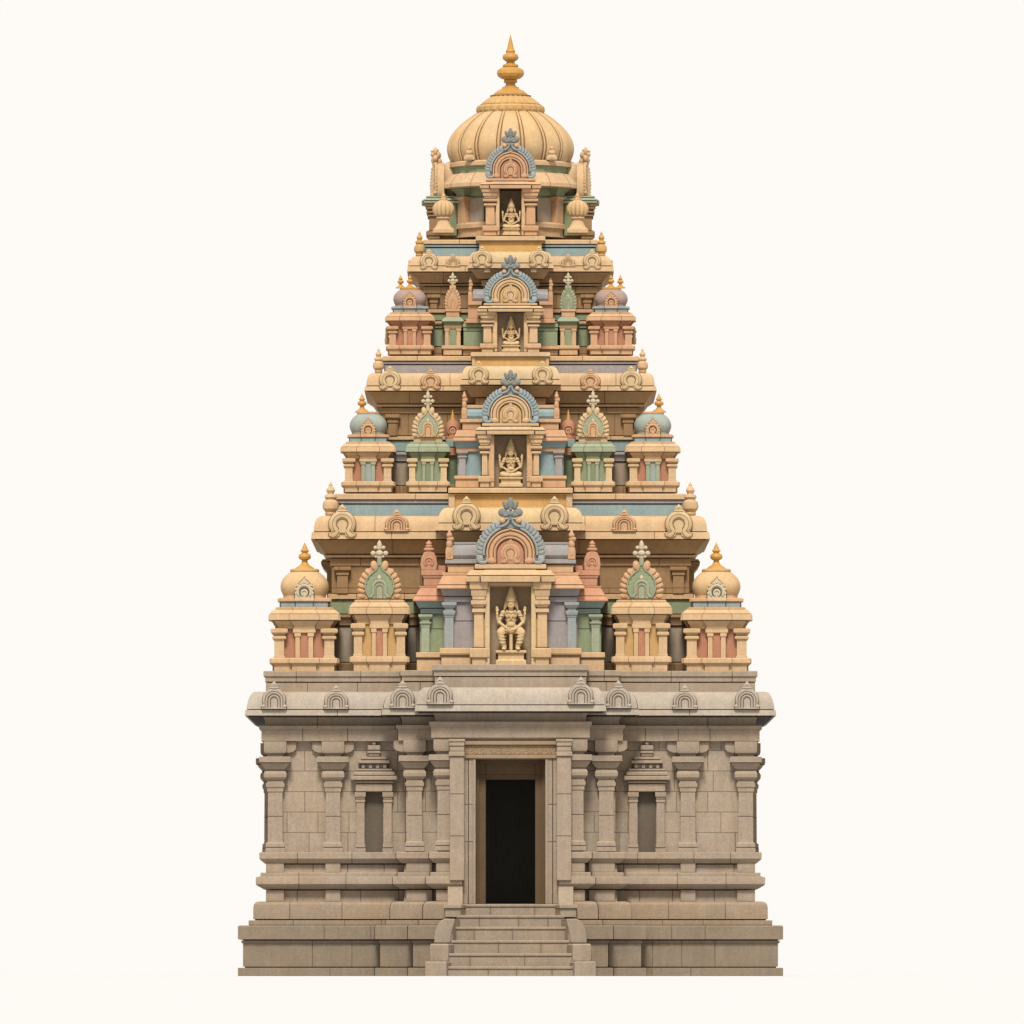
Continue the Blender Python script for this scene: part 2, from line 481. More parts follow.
    if crest == 'lily':
        for sx in (-1, 1):
            k.ell((sx * 7.8, -1.6, 51.6), (4.6, 3, 4.4), crestm)
            k.ell((sx * 5.0, -1.6, 58.6), (2.5, 2.2, 5.2), crestm, rot=-sx * radians(26))
            k.ell((sx * 4.6, -2.4, 49.0), (3.6, 2.6, 2.6), crestm)
            k.ell((sx * 8.0, -1.4, 43.6), (3.1, 2.4, 3.0), eye)
        k.ell((0, -2.2, 50.6), (4.6, 2.8, 3.2), crestm)
        k.ell((0, -1.8, 60.4), (3.3, 2.6, 6.6), crestm)
        k.ell((0, -3.8, 55.0), (1.7, 1.5, 1.7), crestm)
        k.sweep([(0, 44), (0, 50)], -1.6, 2.0, 2.2, crestm)
    else:
        for sx in (-1, 1):
            k.ell((sx * 7.4, -1.8, 43.5), (4.2, 2.6, 5.6), eye, rot=-sx * .2)
            k.ell((sx * 9.5, -1.6, 67.5), (5.6, 3.2, 4.0), crestm, rot=sx * .25)
            k.ell((sx * 6.8, -1.6, 79.0), (4.0, 2.6, 3.2), crestm, rot=sx * .3)
            k.ell((sx * 5, -2.0, 60.8), (3.4, 2.4, 2.6), crestm)
        k.sweep([(0, 40), (0, 52)], -1.6, 3.2, 2.6, border if border != 'peach' else 'sage')
        k.ell((0, -2.2, 58.4), (4.6, 3.0, 3.4), crestm)
        k.ell((0, -2.2, 68.5), (6, 3.4, 6.2), crestm)
        k.ell((0, -1.8, 78.5), (4.4, 3.0, 5.5), crestm)
        k.lathe(0, -1.8, [(5.0, 80), (5.2, 84), (3.4, 89), (.4, 94)], crestm, 14)
    o = put(k, 'crest'); o.scale.x = max(sxz[0], sxz[1] * .95)
    return objs

# ------------------------------------------------------------------ finials
def leaf_gable(parent, u, loc, cols, s=1.0, sx_=None):
    """scalloped leaf-shaped gable with a stacked lily crest, 43 wide 59 high at s = 1"""
    border, plate, rim, inn, crestm = cols; sx_ = sx_ or s
    def put(mb, name, wide=None):
        o = bpy.data.objects.new(name, mb.mesh(name, u, (0, 0, 0))); COL.objects.link(o)
        o.parent = parent; o.location = loc; o.scale = (wide or sx_, sx_, s); return o
    b = MB()
    half = [(19, .4), (21.4, 4), (21, 10), (20.6, 15), (19, 21), (15.8, 26.4), (11, 30.6), (6, 33.4)]
    b.prism([(x * 1.0, z) for x, z in half] + [(-x * 1.0, z) for x, z in reversed(half)], -.9, 9, border, .6)
    for q in (-1, 1):
        for i, (x, z, t, r) in enumerate(((17.4, 3.6, -6, 4.4), (18.0, 8.8, 14, 4.2), (17.8, 13.6, 26, 4.2), (16.6, 18.4, 38, 4.2), (14.4, 23.0, 50, 4.2), (11.2, 27.0, 62, 4.2))):
            b.ell((q * x, -.8, z), (r, 1.5, 2.9), border, rot=radians(t) if q > 0 else pi - radians(t))
            if i: b.sweep([(q * (x - 4.2), z - 3.6 + i * .15), (q * (x - .4), z - 2.7), (q * (x + 3.2), z - 1.6 + i * .3)], -2.0, .26, .6, 'contour')
        b.ell((q * 5.2, -1.2, 33.6), (3.6, 2.0, 5.2), border, rot=-q * .25)
    put(b, 'leaf_border')
    p = MB()
    pl = [(9.0, .6), (11.6, 3.4), (13.8, 7.6), (14.8, 12.6), (14.2, 17.6), (11.8, 22.4), (7.8, 26.0), (3.4, 29.2), (1.4, 33.6), (0, 38)]
    full = pl + [(-x, z) for x, z in reversed(pl[:-1])]
    p.prism([(x * 1.07, z) for x, z in full], -1.2, 5, 'contour', .2)
    p.prism(full, -2.0, 4, plate, .4)
    p.sweep([(x * .97, z) for x, z in full], -2.2, .75, 1.0, rim)
    put(p, 'ogee_plate')
    i_ = MB()
    i_.prism([(-7.8, .5), (7.8, .5), (7.4, 4.5)] + [(7.4 * cos(radians(t)), 12.2 + 7.4 * sin(radians(t))) for t in range(-10, 191, 20)] + [(-7.4, 4.5)], -2.8, 2, inn, .5)
    i_.sweep([(8.8, 2), (6.0, 5.5)] + arc(0, 12.2, 6.2, -6, 186, 14) + [(-6.0, 5.5), (-8.8, 2)], -3.0, 1.5, 1.0, inn)
    i_.sweep([(3.4, .8), (3.4, 10)] + arc(0, 10.6, 3.4, 0, 180, 10) + [(-3.4, 10), (-3.4, .8)], -3.0, .35, .5, 'contour')
    i_.ell((0, -2.6, 21.6), (2.0, 1.2, 2.5), 'ivory')
    put(i_, 'inner_arch')
    c = MB()
    c.sweep([(0, 34), (0, 41)], -1.2, 2.4, 2.0, rim)
    for q in (-1, 1):
        c.ell((q * 6.2, -1.4, 46.0), (2.7, 2.2, 2.5), crestm); c.ell((q * 4.0, -1.4, 51.6), (2.1, 1.9, 2.0), crestm)
        c.ell((q * 3.4, -1.4, 42.6), (1.8, 1.6, 1.4), crestm)
    c.ell((0, -1.4, 42.0), (2.6, 2.0, 1.7), crestm)
    c.ell((0, -1.8, 46.0), (3.8, 2.6, 3.2), crestm); c.ell((0, -1.6, 51.4), (2.8, 2.2, 2.6), crestm)
    c.lathe(0, -1.4, [(2.2, 51), (2.7, 54), (1.9, 57), (.2, 59.4)], crestm, 14)
    put(c, 'crest', max(sx_, s * .95))
def finial_prof(z0, q=1.0, h=1.0):
    p = [(10, 0), (9.4, 1.6), (6.6, 3.6), (4.4, 5.2), (2.8, 8), (2.9, 9.8), (5.4, 11.2), (6.3, 13.6), (5.6, 16), (3.2, 17.6), (2.8, 18.6), (4.3, 19.4), (4.2, 20.6), (3.0, 21.6), (2.2, 24), (.9, 27), (.15, 29)]
    return [(r * q, z0 + z * h) for r, z in p]

# ------------------------------------------------------------------ small shrines (local units, origin base centre)
def shrine(name, u, hs, vs, c, kind, loc, label):
    """c: colours; hs/vs horizontal and vertical stretch of a 69-unit-wide shrine"""
    m = MB(); H = lambda v: v * hs; V = lambda v: v * vs
    def ring(pr, mt, h, w, e): m.loft(cross_plan(H(h), H(w), H(e)), [(H(o), V(z)) for o, z in pr], mt)
    ring([(0, 0), (0, 6), (2.6, 8.2), (3, 8.6), (3, 12.6), (2.4, 13.5)], c['base'], 30, 12, 2)
    m.loft(cross_plan(H(27.5), H(11), H(1.5)), [(0, V(7.2)), (0, V(8.1))], 'joint')
    ring([(0, 13.4), (0, 43)], c['panel'], 24.5, 9, 2.5)
    ring([(0, 42.6), (0, 46), (1, 46.6), (3.4, 50.6)], c['beam'], 26.5, 10.5, 3)
    ring([(-1, 50.4), (-1, 51.4)], 'joint', 30, 11.5, 2)
    ring([(-.4, 51.2), (0, 51.6), (-.3, 56.9), (-.7, 57.2)], c['eave'], 34.5, 14.8, 1.6)
    ring([(-1.8, 57), (-1.8, 57.9)], 'joint', 34.5, 14.8, 1.6)
    ring([(-.9, 57.7), (-1.2, 58.3), (-4.2, 61.6), (-4.8, 62)], c['eave'], 34.5, 14.8, 1.6)
    ring([(-1, 61.9), (-1, 62.5)], 'joint', 28.4, 12, 1.4)
    ring([(0, 62.4), (0, 64.3)], c['eave'], 27.8, 12, 1.4)
    root = m.build(name, T, u, world=False, loc=loc, label=label)
    for sx in (-1, 1):
        for sy in (-1, 1):
            p = MB()
            p.loft(rect_plan(sx * H(25), sx * H(25), sy * H(25), sy * H(25)),
                   [(H(5.6), V(13.3)), (H(5.6), V(15.2)), (H(4.9), V(15.6)), (H(4.9), V(31.6)), (H(5.2), V(31.8)), (H(7.0), V(32.8)), (H(7.0), V(34.8)),
                    (H(5.6), V(35.6)), (H(5.8), V(37.6)), (H(8.4), V(38.9)), (H(8.6), V(42.2)), (H(7), V(43))], c['pil'])
            for g in (38.2, 36.0, 32.4): p.loft(rect_plan(sx * H(25), sx * H(25), sy * H(25), sy * H(25)), [(H(6.1 if g > 33 else 5.6), V(g)), (H(6.1 if g > 33 else 5.6), V(g + .45))], 'joint')
            p.build('pilaster', root, u, world=False)
    for sx in (-1, 1):
        for f in (0, 1, 3):
            q = MB()
            a, b_ = round(cos(f * pi / 2)), round(sin(f * pi / 2))
            x, y = sx * H(6.6), -H(26.8)
            xr, yr = x * a - y * b_, x * b_ + y * a
            q.loft(rect_plan(xr, xr, yr, yr), [(H(2.3), V(13.3)), (H(2.3), V(34.4)), (H(3.2), V(35.2)), (H(3.2), V(38.4))], c['pil2'])
            q.build('slender_pilaster', root, u, world=False)
    for f in (0, 1, 3):
        q = MB()
        a, b_ = round(cos(f * pi / 2)), round(sin(f * pi / 2))
        x0, y0 = -H(11.4), -H(29.6); x1, y1 = H(11.4), -H(24)
        P = [(x0 * a - y0 * b_, x0 * b_ + y0 * a), (x1 * a - y1 * b_, x1 * b_ + y1 * a)]
        q.box(min(P[0][0], P[1][0]), max(P[0][0], P[1][0]), min(P[0][1], P[1][1]), max(P[0][1], P[1][1]), V(38.5), V(42.7), c['pil'])
        q.build('bay_lintel', root, u, world=False)
        if c.get('door'):
            x0, y0 = -H(4.2), -H(27.1); x1, y1 = H(4.2), -H(24)
            P = [(x0 * a - y0 * b_, x0 * b_ + y0 * a), (x1 * a - y1 * b_, x1 * b_ + y1 * a)]
            q = MB(); q.box(min(P[0][0], P[1][0]), max(P[0][0], P[1][0]), min(P[0][1], P[1][1]), max(P[0][1], P[1][1]), V(13.6), V(38.5), c['door'], .1)
            q.build('bay_panel', root, u, world=False)
    if kind == 'dome':
        n = MB()
        n.loft(cross_plan(H(23.4), H(8.5), H(1.6)), [(0, V(64.2)), (0, V(69.4))], c['neck'])
        n.loft(cross_plan(H(22.4), H(8), H(1.6)), [(0, V(69.3)), (0, V(70.1))], 'joint')
        n.loft(cross_plan(H(24.8), H(9.2), H(1.8)), [(0, V(70)), (.4, V(70.5)), (.4, V(73.2)), (-.6, V(73.8))], c['lip'])
        n.build('dome_neck', root, u, world=False)
        d = MB()
        pr = [(21.4, 73.6), (21.3, 76.4), (22.6, 79), (24.0, 83), (24.2, 86), (23.6, 89.6), (21.8, 93.4), (18.8, 96.8), (15.8, 99.2), (13.5, 100.6)]
        d.lathe(0, 0, [(H(r), V(z)) for r, z in pr], c['dome'], 40, power=3.0)
        d.build('dome', root, u, world=False)
        d = MB()
        d.lathe(0, 0, [(H(13.6), V(100.2)), (H(14.6), V(100.8)), (H(14.6), V(102.6)), (H(13), V(103.4))], c['cap'], 32, power=3.0)
        d.build('dome_cap', root, u, world=False)
        k = MB(); mk = c['kudu']
        pt = [(-9.4, 0), (9.4, 0), (9.6, 4)] + [(9.2, 9), (7.6, 14), (4.6, 18.6), (1.6, 21.4), (0, 24.4), (-1.6, 21.4), (-4.6, 18.6), (-7.6, 14), (-9.2, 9)] + [(-9.6, 4)]
        k.prism([(x * 1.07, z * 1.03) for x, z in pt], .5, 10, 'joint', .2)
        k.prism(pt, -.8, 8, mk, .6)
        k.sweep(arc(0, 9.2, 6.6, -35, 215, 20), -1.0, 1.2, .9, mk)
        k.sweep(arc(0, 8.8, 4.5, -55, 235, 18), -.9, .5, .5, 'joint')
        k.sweep(arc(0, 8.0, 3.0, -60, 240, 16), -1.0, .9, .8, mk)
        k.box(-9.8, 9.8, -1.6, 3, 0, 2.8, mk)
        for i in range(9):
            a = radians(-10 + i * 25)
            k.ell((8.6 * cos(a), -.7, 9.4 + 9.4 * sin(a)), (1.3, .9, 1.3), mk, n=8, k=6)
        o = k.build('dome_plaque', root, u * hs, world=False, loc=(0, -H(25.6) * u, V(70.4) * u))
    return root

# ------------------------------------------------------------------ relief figures used as side ornaments
def side_figure(mb, x, d, y0, y1, w, m):
    h = y0 - y1; z = zz(y0)
    mb.ell((x, -d, z + h * .24), (w * .46, w * .4, h * .27), m)
    mb.box(x - w * .42, x + w * .42, -d - w * .3, -d + w * .4, z, z + h * .3, m)
    mb.ell((x, -d - w * .06, z + h * .52), (w * .36, w * .36, h * .16), m)
    mb.ell((x + w * .1, -d, z + h * .70), (w * .42, w * .36, h * .10), m)
    mb.ell((x, -d - w * .1, z + h * .83), (w * .34, w * .32, h * .10), m)
    mb.ell((x, -d, z + h * .93), (w * .18, w * .18, h * .08), m)
def urn(mb, x, d, y0, y1, r, m, m2):
    h = y0 - y1; z = zz(y0)
    mb.lathe(x, -d, [(r * .62, z), (r * .72, z + h * .06), (r * .62, z + h * .1), (r * .95, z + h * .2), (r, z + h * .3), (r * .9, z + h * .4), (r * .6, z + h * .47), (r * .55, z + h * .5)], m, 20)
    mb.lathe(x, -d, [(r * .62, z + h * .49), (r * .78, z + h * .54), (r * .7, z + h * .6), (r * .38, z + h * .64), (r * .42, z + h * .68), (r * .56, z + h * .74), (r * .4, z + h * .82), (r * .2, z + h * .87), (r * .22, z + h * .91), (.15, z + h)], m2, 20)

# =================================================================== STONE STOREY
U = scale_at(243)
JM = 'stone_contour'
BW = 243.0                                            # half width of the wing wall
E1_, E2_ = 28, 24
P1, P2 = (106, E1_), (73, E2_)
PR = [P1, P2]
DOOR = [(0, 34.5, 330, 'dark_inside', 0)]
GAP = [(0, 48, 330, 'stone', 0)]
def part(name, cs, parent=T, **kw):
    mb = MB(); courses(mb, cs, kw.pop('hw', BW), kw.pop('projs', PR), **{k: kw[k] for k in list(kw) if k in ('spacing', 'notches', 'hd', 'plan', 'groove')})
    return mb.build(name, parent, label=kw.get('label'))
pl = MB()
courses(pl, [
    ('stone_plinth', bx(29, 925.5, 940, 1.2)),
    ('stone_plinth', [(25.6, 940), (25.4, 943), (24, 943.6), (24, 967.2)], {'spacing': 36}),
    ('stone_plinth', bx(29, 967.2, 976.2, 1.0))], BW, PR, spacing=42)
plinth = pl.build('plinth', T)
# shallow pilaster strips on the stepped plinth
st = MB()
for sx in (-1, 1):
    for a, b_, d in ((69, 90, 243 + 24 + E1_), (109, 126, 243 + 24)):
        st.box(sx * a, sx * b_, -d - 1.4, -d + 4, zz(967), zz(945), 'stone_plinth', .4)
st.build('plinth_panel', T)
m = MB()
courses(m, [
    ('stone_lower', [(8, 901.5), (11.5, 902.3), (13.4, 904.6), (14, 908), (14, 919.6)]),
    ('stone_lower', bx(18.5, 919.8, 925.4, .9))], BW, PR, spacing=44, notches=GAP)
m.build('rounded_moulding', T)
m = MB()
courses(m, [
    ('stone', [(6.3, 872.6), (6.9, 873.4), (6.9, 876.2), (11.2, 877.4), (11.5, 878.4), (11.5, 884), (10.4, 885.6), (4, 889.2), (-3, 890)]),
    ('stone', [(-.5, 890), (.6, 901.6)], {'spacing': 34})], BW, PR, spacing=44, notches=GAP)
m.build('upper_moulding', T)
m = MB()
courses(m, [
    ('stone', [(7.4, 852.3), (8, 853), (8, 858.6), (7, 860), (3, 863.4), (-3, 864)]),
    ('stone', [(-.5, 864), (.6, 872.7)], {'spacing': 34})], BW, PR, spacing=44, notches=GAP)
m.build('wall_ledge', T)
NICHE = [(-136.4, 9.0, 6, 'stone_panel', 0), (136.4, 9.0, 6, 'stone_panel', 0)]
m = MB()
m.loft(front_plan(BW, PR, notches=DOOR + NICHE), [(-1.5, zz(852.6)), (-1.5, zz(792))], 'stone_wall')
m.loft(front_plan(BW, PR, notches=DOOR), [(-1.5, zz(792)), (-1.5, zz(760))], 'stone_wall')
m.loft(front_plan(BW, PR), [(-1.5, zz(760)), (-1.5, zz(741))], 'stone_wall')
wall = m.build('outer_wall', T)
# blocks that carry the pilasters down through the two recesses
for sx in (-1, 1):
    for xc, d, hw in ((235.5, 243, 9), (177.5, 243, 7.5), (91, 243 + E1_, 13), (64, 243 + E1_ + E2_, 10)):
        b = MB()
        b.box(sx * (xc - hw), sx * (xc + hw), -d - 4.4, -d + 14, zz(901.4), zz(890.2), 'stone', .4)
        b.build('pilaster_block', T); b = MB()
        b.box(sx * (xc - hw), sx * (xc + hw), -d - 3.8, -d + 14, zz(872.6), zz(863.2), 'stone', .4)
        b.build('pilaster_block', T)
PIL = [(9.6, 852.2), (9.6, 848.2), (8.9, 847.6), (9.3, 847), (9.3, 843.6), (8.2, 842.6), (7.5, 842), (7.2, 792.2), (8.0, 791.6), (8.2, 788), (9.2, 787), (9.4, 783.6), (8.4, 783), (8.0, 781),
       (9.6, 779.4), (11.2, 777.4), (11.5, 774), (10.4, 771.6), (9.2, 770.6), (9.6, 769.6), (12.4, 766.6), (14.8, 763), (15.8, 762.4), (15.8, 757.4), (15.2, 756.8), (8.0, 756.6), (8.0, 754.6), (10.4, 753.2), (11.2, 751), (11.2, 741.6)]
PMESH = {}
def pilaster(x, d, dy=0, arms=(1, 1)):
    m = MB()
    pts = [(o, zz(y)) for o, y in PIL]
    q = rect_plan(0, 0, 0, 0)
    m.loft(q, pts, 'stone')
    m.loft(q, [(7.8, zz(843.2)), (7.8, zz(842.4))], 'joint')
    m.loft(q, [(7.45, zz(816.6)), (7.45, zz(816.0))], 'joint')
    for yq, o_ in ((787.3, 8.6), (783.4, 8.8), (780.0, 8.9), (770.2, 9.7), (763.0, 15.4), (756.8, 8.8), (847.3, 9.35)): m.loft(q, [(o_, zz(yq + .35)), (o_, zz(yq - .35))], 'joint')
    for k, on in zip((-1, 1), arms):
        if not on: continue
        a = [(k * 11, zz(741.8)), (k * 21, zz(741.8)), (k * 21, zz(749.4)), (k * 18.4, zz(752)), (k * 14, zz(753.2)), (k * 11, zz(753.2))]
        if k > 0: a = a[::-1]
        m.prism(a, -5.5, 4, 'stone', .6)
    o = bpy.data.objects.new('pilaster', m.mesh('pilaster', U, (0, 0, 0))); COL.objects.link(o)
    o.parent = T; o.location = (x * U, -d * U, CAMZ + dy * U)
    return o
for sx in (-1, 1):
    pilaster(sx * 235.2, 240.5, 0, (0, 1) if sx < 0 else (1, 0))
    pilaster(sx * 177.4, 240.5, 0, (1, 1))
    pilaster(sx * 95.6, 243 + E1_ - 2.5, .6, (1, 1))
    pilaster(sx * 65.4, 243 + E1_ + E2_ - 5, 1.2, (0, 0))
# side faces carry the same pilasters (seen from a step aside)
for sx in (-1, 1):
    for yq in (-235.2, -150, -60, 60, 150, 235.2):
        if yq == -235.2: continue
        pilaster(sx * 240.5, -yq, 0, (0, 0))

def wall_niche(sx):
    x = sx * 136.4; d = 243; m = MB()
    r = lambda hw, y0, y1, f, c=.5: m.box(x - hw, x + hw, -d - f, -d + 4, zz(y1), zz(y0), 'stone', c)
    jl = lambda hw, y, f: m.box(x - hw, x + hw, -d - f, -d + 4, zz(y + .5), zz(y - .5), 'joint', .05)
    r(18.4, 784, 791.6, 6.0); jl(17.6, 783.6, 5.4); r(19.6, 781.2, 783.2, 7.0, .4); jl(19, 780.8, 6.6)
    r(23.3, 775.9, 780.4, 10.6, .8); jl(20.4, 775.5, 8.4)
    m.loft(rect_plan(x - 16, x + 16, -d - 4.4, -d + 4), [(4.6, zz(775.1)), (4.6, zz(773)), (3.4, zz(771.6))], 'stone'); jl(18, 771.2, 6.6)
    r(18.2, 768.8, 770.9, 6.8, .4); jl(15, 768.4, 5.6)
    r(12.4, 764.2, 768.3, 3.0, .2)
    for i in (-1.5, -.5, .5, 1.5): m.box(x + i * 7.2 - 1.7, x + i * 7.2 + 1.7, -d - 5.0, -d, zz(768.2), zz(764.3), 'stone', .3)
    jl(15, 763.9, 5.4); r(15.8, 760.4, 763.6, 7.4, .6); jl(13, 760, 6.0)
    r(13.0, 756.8, 759.7, 6.2, .5); jl(6, 756.4, 4.6)
    r(5.6, 753.6, 756.1, 4.2, .3); r(6.6, 751, 753.4, 5.4, .4); jl(6, 750.6, 4.8); r(6.4, 745.4, 750.3, 5.4, .7)
    m.ell((x, -d - 2.4, zz(743.4)), (2.4, 2.4, 2.2), 'stone')
    root = m.build('wall_niche', T)
    for k in (-1, 1):
        p = MB(); q = rect_plan(x + k * 13.7, x + k * 13.7, -d, -d)
        for pr in ([(5.2, 852.2), (5.2, 848.2)], [(4.9, 847.4), (4.9, 844)], [(3.9, 844.2), (3.9, 801.6)], [(4.7, 802.2), (4.7, 799.6)], [(4.2, 799), (4.4, 797.4)], [(5.1, 797), (5.4, 796.4), (5.4, 792.2)]):
            p.loft(q, [(o, zz(y)) for o, y in pr], 'stone')
        for yq in (847.8, 799.3, 797.2): p.loft(q, [(4.3, zz(yq + .5)), (4.3, zz(yq - .5))], 'joint')
        p.build('niche_pilaster', root)
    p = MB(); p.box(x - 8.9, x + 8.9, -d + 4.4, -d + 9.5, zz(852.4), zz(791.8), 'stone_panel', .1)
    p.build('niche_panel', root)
    return root
wall_niche(-1); wall_niche(1)

# ---- entablature and great stone eave
en = MB()
courses(en, [('stone', [(8, 728.4), (8, 729.6), (6, 730), (6, 741.2)], {'spacing': 38})], BW, [P1], spacing=38)
en.build('architrave', T)
ev = MB()
courses(ev, [
    ('stone_eave', [(11, 692), (14.4, 692.8), (17, 696), (18.9, 700.6), (20.2, 706), (20.5, 710)], {'spacing': 0}),
    ('stone_eave', [(20.8, 710), (21.6, 710.4), (22.3, 716.4)], {'spacing': 62}),
    ('stone', [(20.4, 716.4), (4, 717.4), (2.4, 721), (2.4, 725), (8.4, 725.8), (8.4, 728.6)], {'spacing': 90})], BW, [P1], groove=.5)
eave = ev.build('stone_eave', T)
pa = MB()
courses(pa, [('stone', [(3.4, 671), (4, 671.6), (4, 676.2), (3, 677.2), (2.4, 678), (2.4, 681.6), (1.6, 682.4)], {'spacing': 80}),
             ('stone', [(1.6, 682.4), (1.6, 692.4)], {'spacing': 60})], BW, [P1], groove=.5)
parapet = pa.build('parapet', T)
# centre block of the eave, a little higher and further forward
cp = rect_plan(-73, 73, -(243 + E1_ + E2_), -180)
en = MB()
courses(en, [('stone', [(7, 726), (7, 728), (6, 728.3), (6, 738.6), (4, 740)])], 73, plan=cp)
en.build('porch_architrave', T)
ev = MB()
courses(ev, [
    ('stone_eave', [(11, 688.6), (14.4, 689.4), (17, 692.4), (18.9, 697), (20.2, 702.6), (20.5, 706.4)]),
    ('stone_eave', [(20.8, 706.4), (21.6, 706.8), (22.3, 713.2)]),
    ('stone', [(20.4, 713.2), (4, 714.2), (2.2, 718), (2.2, 722), (8, 722.8), (8, 726.2)])], 73, plan=cp, groove=.5)
ceave = ev.build('porch_eave', T)
pa = MB()
courses(pa, [('stone', [(4.4, 665.8), (5, 666.4), (5, 671.4), (4, 672.4), (3.2, 673.6), (3.2, 677.2), (2.4, 678)]),
             ('stone', [(2.4, 678), (2.4, 689)])], 73, plan=cp, groove=.5)
pa.build('porch_parapet', T)
for sx in (-1, 1):
    kudu(eave, sx * 236, 243 + 21.5, 709.6, 25, 'flat', 'stone_eave', 27.5)
    kudu(eave, sx * 174, 243 + 21.5, 709.6, 25, 'flat', 'stone_eave', 23.8)
    kudu(eave, sx * 107.5, 243 + E1_ + 21.5, 709.4, 25, 'flat', 'stone_eave', 27.6)
    kudu(ceave, sx * 70, 243 + E1_ + E2_ + 21.5, 706, 26, 'flat', 'stone_eave', 27.2)

# ---- doorway
FD = 243.0 + E1_ + E2_                                           # porch wall plane
dw = MB()
for sx in (-1, 1):
    dw.box(sx * 34.6, sx * 47.8, -FD - 3, -FD + 12, zz(904.4), zz(759.6), 'stone', .5)
    dw.box(sx * 34.9, sx * 37.4, -FD - 3.8, -FD, zz(904.4), zz(759.6), 'stone', .4); dw.box(sx * 41.6, sx * 42.4, -FD - 3.2, -FD, zz(904.4), zz(759.6), 'joint', .05)
    for yq in (805, 842): dw.box(sx * 34.4, sx * 45.4, -FD - 3.3, -FD, zz(yq + .35), zz(yq - .35), 'stone_contour', .05)
doorway = dw.build('doorway', T)
dl = MB()
dl.box(-46.4, 46.4, -FD - 5, -FD + 12, zz(759.5), zz(755.6), 'lintel_stone', .5)
dl.box(-46.4, 46.4, -FD - 3.4, -FD + 12, zz(755.4), zz(746.2), 'lintel_stone', .3)
dl.box(-46.4, 46.4, -FD - 6.4, -FD + 12, zz(746), zz(742.2), 'lintel_stone', .5)
dl.box(-46.4, 46.4, -FD - 2, -FD + 12, zz(742.1), zz(739.4), 'stone', .3)
x = -43
while x < 43:                                         # carved running leaf on the lintel
    dl.sweep([(x, zz(754.4)), (x + 2.2, zz(748.4)), (x + 4.4, zz(747.6)), (x + 5.6, zz(750.6)), (x + 3.6, zz(752))], -FD - 3.6, .5, .5, 'lintel_stone', 6)
    dl.sweep([(x + 5.6, zz(754.4)), (x + 7.4, zz(752.6)), (x + 8, zz(748))], -FD - 3.6, .45, .45, 'lintel_stone', 6)
    x += 9.2
dl.build('lintel', doorway)
fr = MB()
FI = FD - 15
for sx in (-1, 1):
    fr.box(sx * 24.6, sx * 35, -FI, -FI + 12, zz(904.6), zz(759.4), 'door_wood', .6)
    fr.box(sx * 31.2, sx * 35, -FI - 2.4, -FI + 1, zz(904.6), zz(759.4), 'door_wood', .5)
fr.box(-24.6, 24.6, -FI, -FI + 12, zz(780), zz(759.4), 'door_wood', .6)
fr.box(-31.2, 31.2, -FI - 2.4, -FI + 1, zz(763.4), zz(759.4), 'door_wood', .5)
fr.box(-31.2, 31.2, -FI - 1.4, -FI + 1, zz(777.6), zz(775.6), 'door_wood', .4)
fr.build('door_frame', doorway)
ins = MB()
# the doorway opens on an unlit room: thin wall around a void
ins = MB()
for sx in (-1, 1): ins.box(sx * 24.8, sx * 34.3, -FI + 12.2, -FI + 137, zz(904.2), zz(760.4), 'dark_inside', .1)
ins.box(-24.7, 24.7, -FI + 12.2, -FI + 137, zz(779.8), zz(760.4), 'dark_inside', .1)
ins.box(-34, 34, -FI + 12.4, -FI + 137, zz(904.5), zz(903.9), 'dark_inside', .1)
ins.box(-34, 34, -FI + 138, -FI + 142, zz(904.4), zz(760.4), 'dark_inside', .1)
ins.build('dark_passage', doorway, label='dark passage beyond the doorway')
for sx in (-1, 1):
    p = MB()
    x0, x1 = sx * 46, sx * 60.4
    p.box(x0, x1, -FD - 14, -FD + 6, zz(881), zz(757.6), 'stone', .6)
    p.box(sx * 45.6, sx * 61.4, -FD - 16, -FD + 6, zz(757.4), zz(752.6), 'stone', .6)
    p.box(x0, x1, -FD - 14.6, -FD + 6, zz(752.4), zz(747.4), 'stone', .5)
    p.box(sx * 45.8, sx * 61, -FD - 15.6, -FD + 6, zz(747.2), zz(743.2), 'stone', .5)
    p.box(sx * 45.2, sx * 61.6, -FD - 16.4, -FD + 6, zz(743), zz(740.2), 'stone', .5)
    for yq in (794.6, 836.4): p.box(x0 - .1, x1 + .1, -FD - 14.25, -FD, zz(yq + .35), zz(yq - .35), 'stone_contour', .05)
    p.build('door_pier', doorway)

# ---- stairs: a thing of their own, built against the plinth
stairs = bpy.data.objects.new('staircase', None); COL.objects.link(stairs)
stairs.location = (0, -350 * U, 0)
stairs['label'] = 'flight of six stone steps with stepped side walls leading up to the dark doorway'
stairs['category'] = 'staircase'
def child(mb, name, parent=stairs):
    o = mb.build(name, parent); o.location = (0, 350 * U, 0); return o
TR = [(904.6, 47.6, 331), (915.6, 53.6, 346), (927.2, 57.6, 363), (940.6, 58.6, 379), (953.6, 61, 395), (966.4, 62, 411)]
for i, (yt, hw, d) in enumerate(TR):
    yb = TR[i + 1][0] if i < 5 else 976.1
    s = MB()
    back = 200 if i == 0 else TR[i - 1][2] - 3
    s.box(-hw, hw, -d - 1.2, -back, zz(yt + 3.0), zz(yt), 'stone_step', .7)
    s.box(-hw, hw, -d, -back, zz(yb + .5) if i < 5 else zz(976.1), zz(yt + 3.0), 'stone_step', .3)
    for jx in ([-20, 24], [-31, 8, 37], [-36, 2], [-12, 30], [-40, 14], [-22, 6, 41])[i]:
        s.box(jx - .3, jx + .3, -d - 1.3, -d + 3, zz(yb), zz(yt + .8), 'stone_contour', .05)
    child(s, 'step')
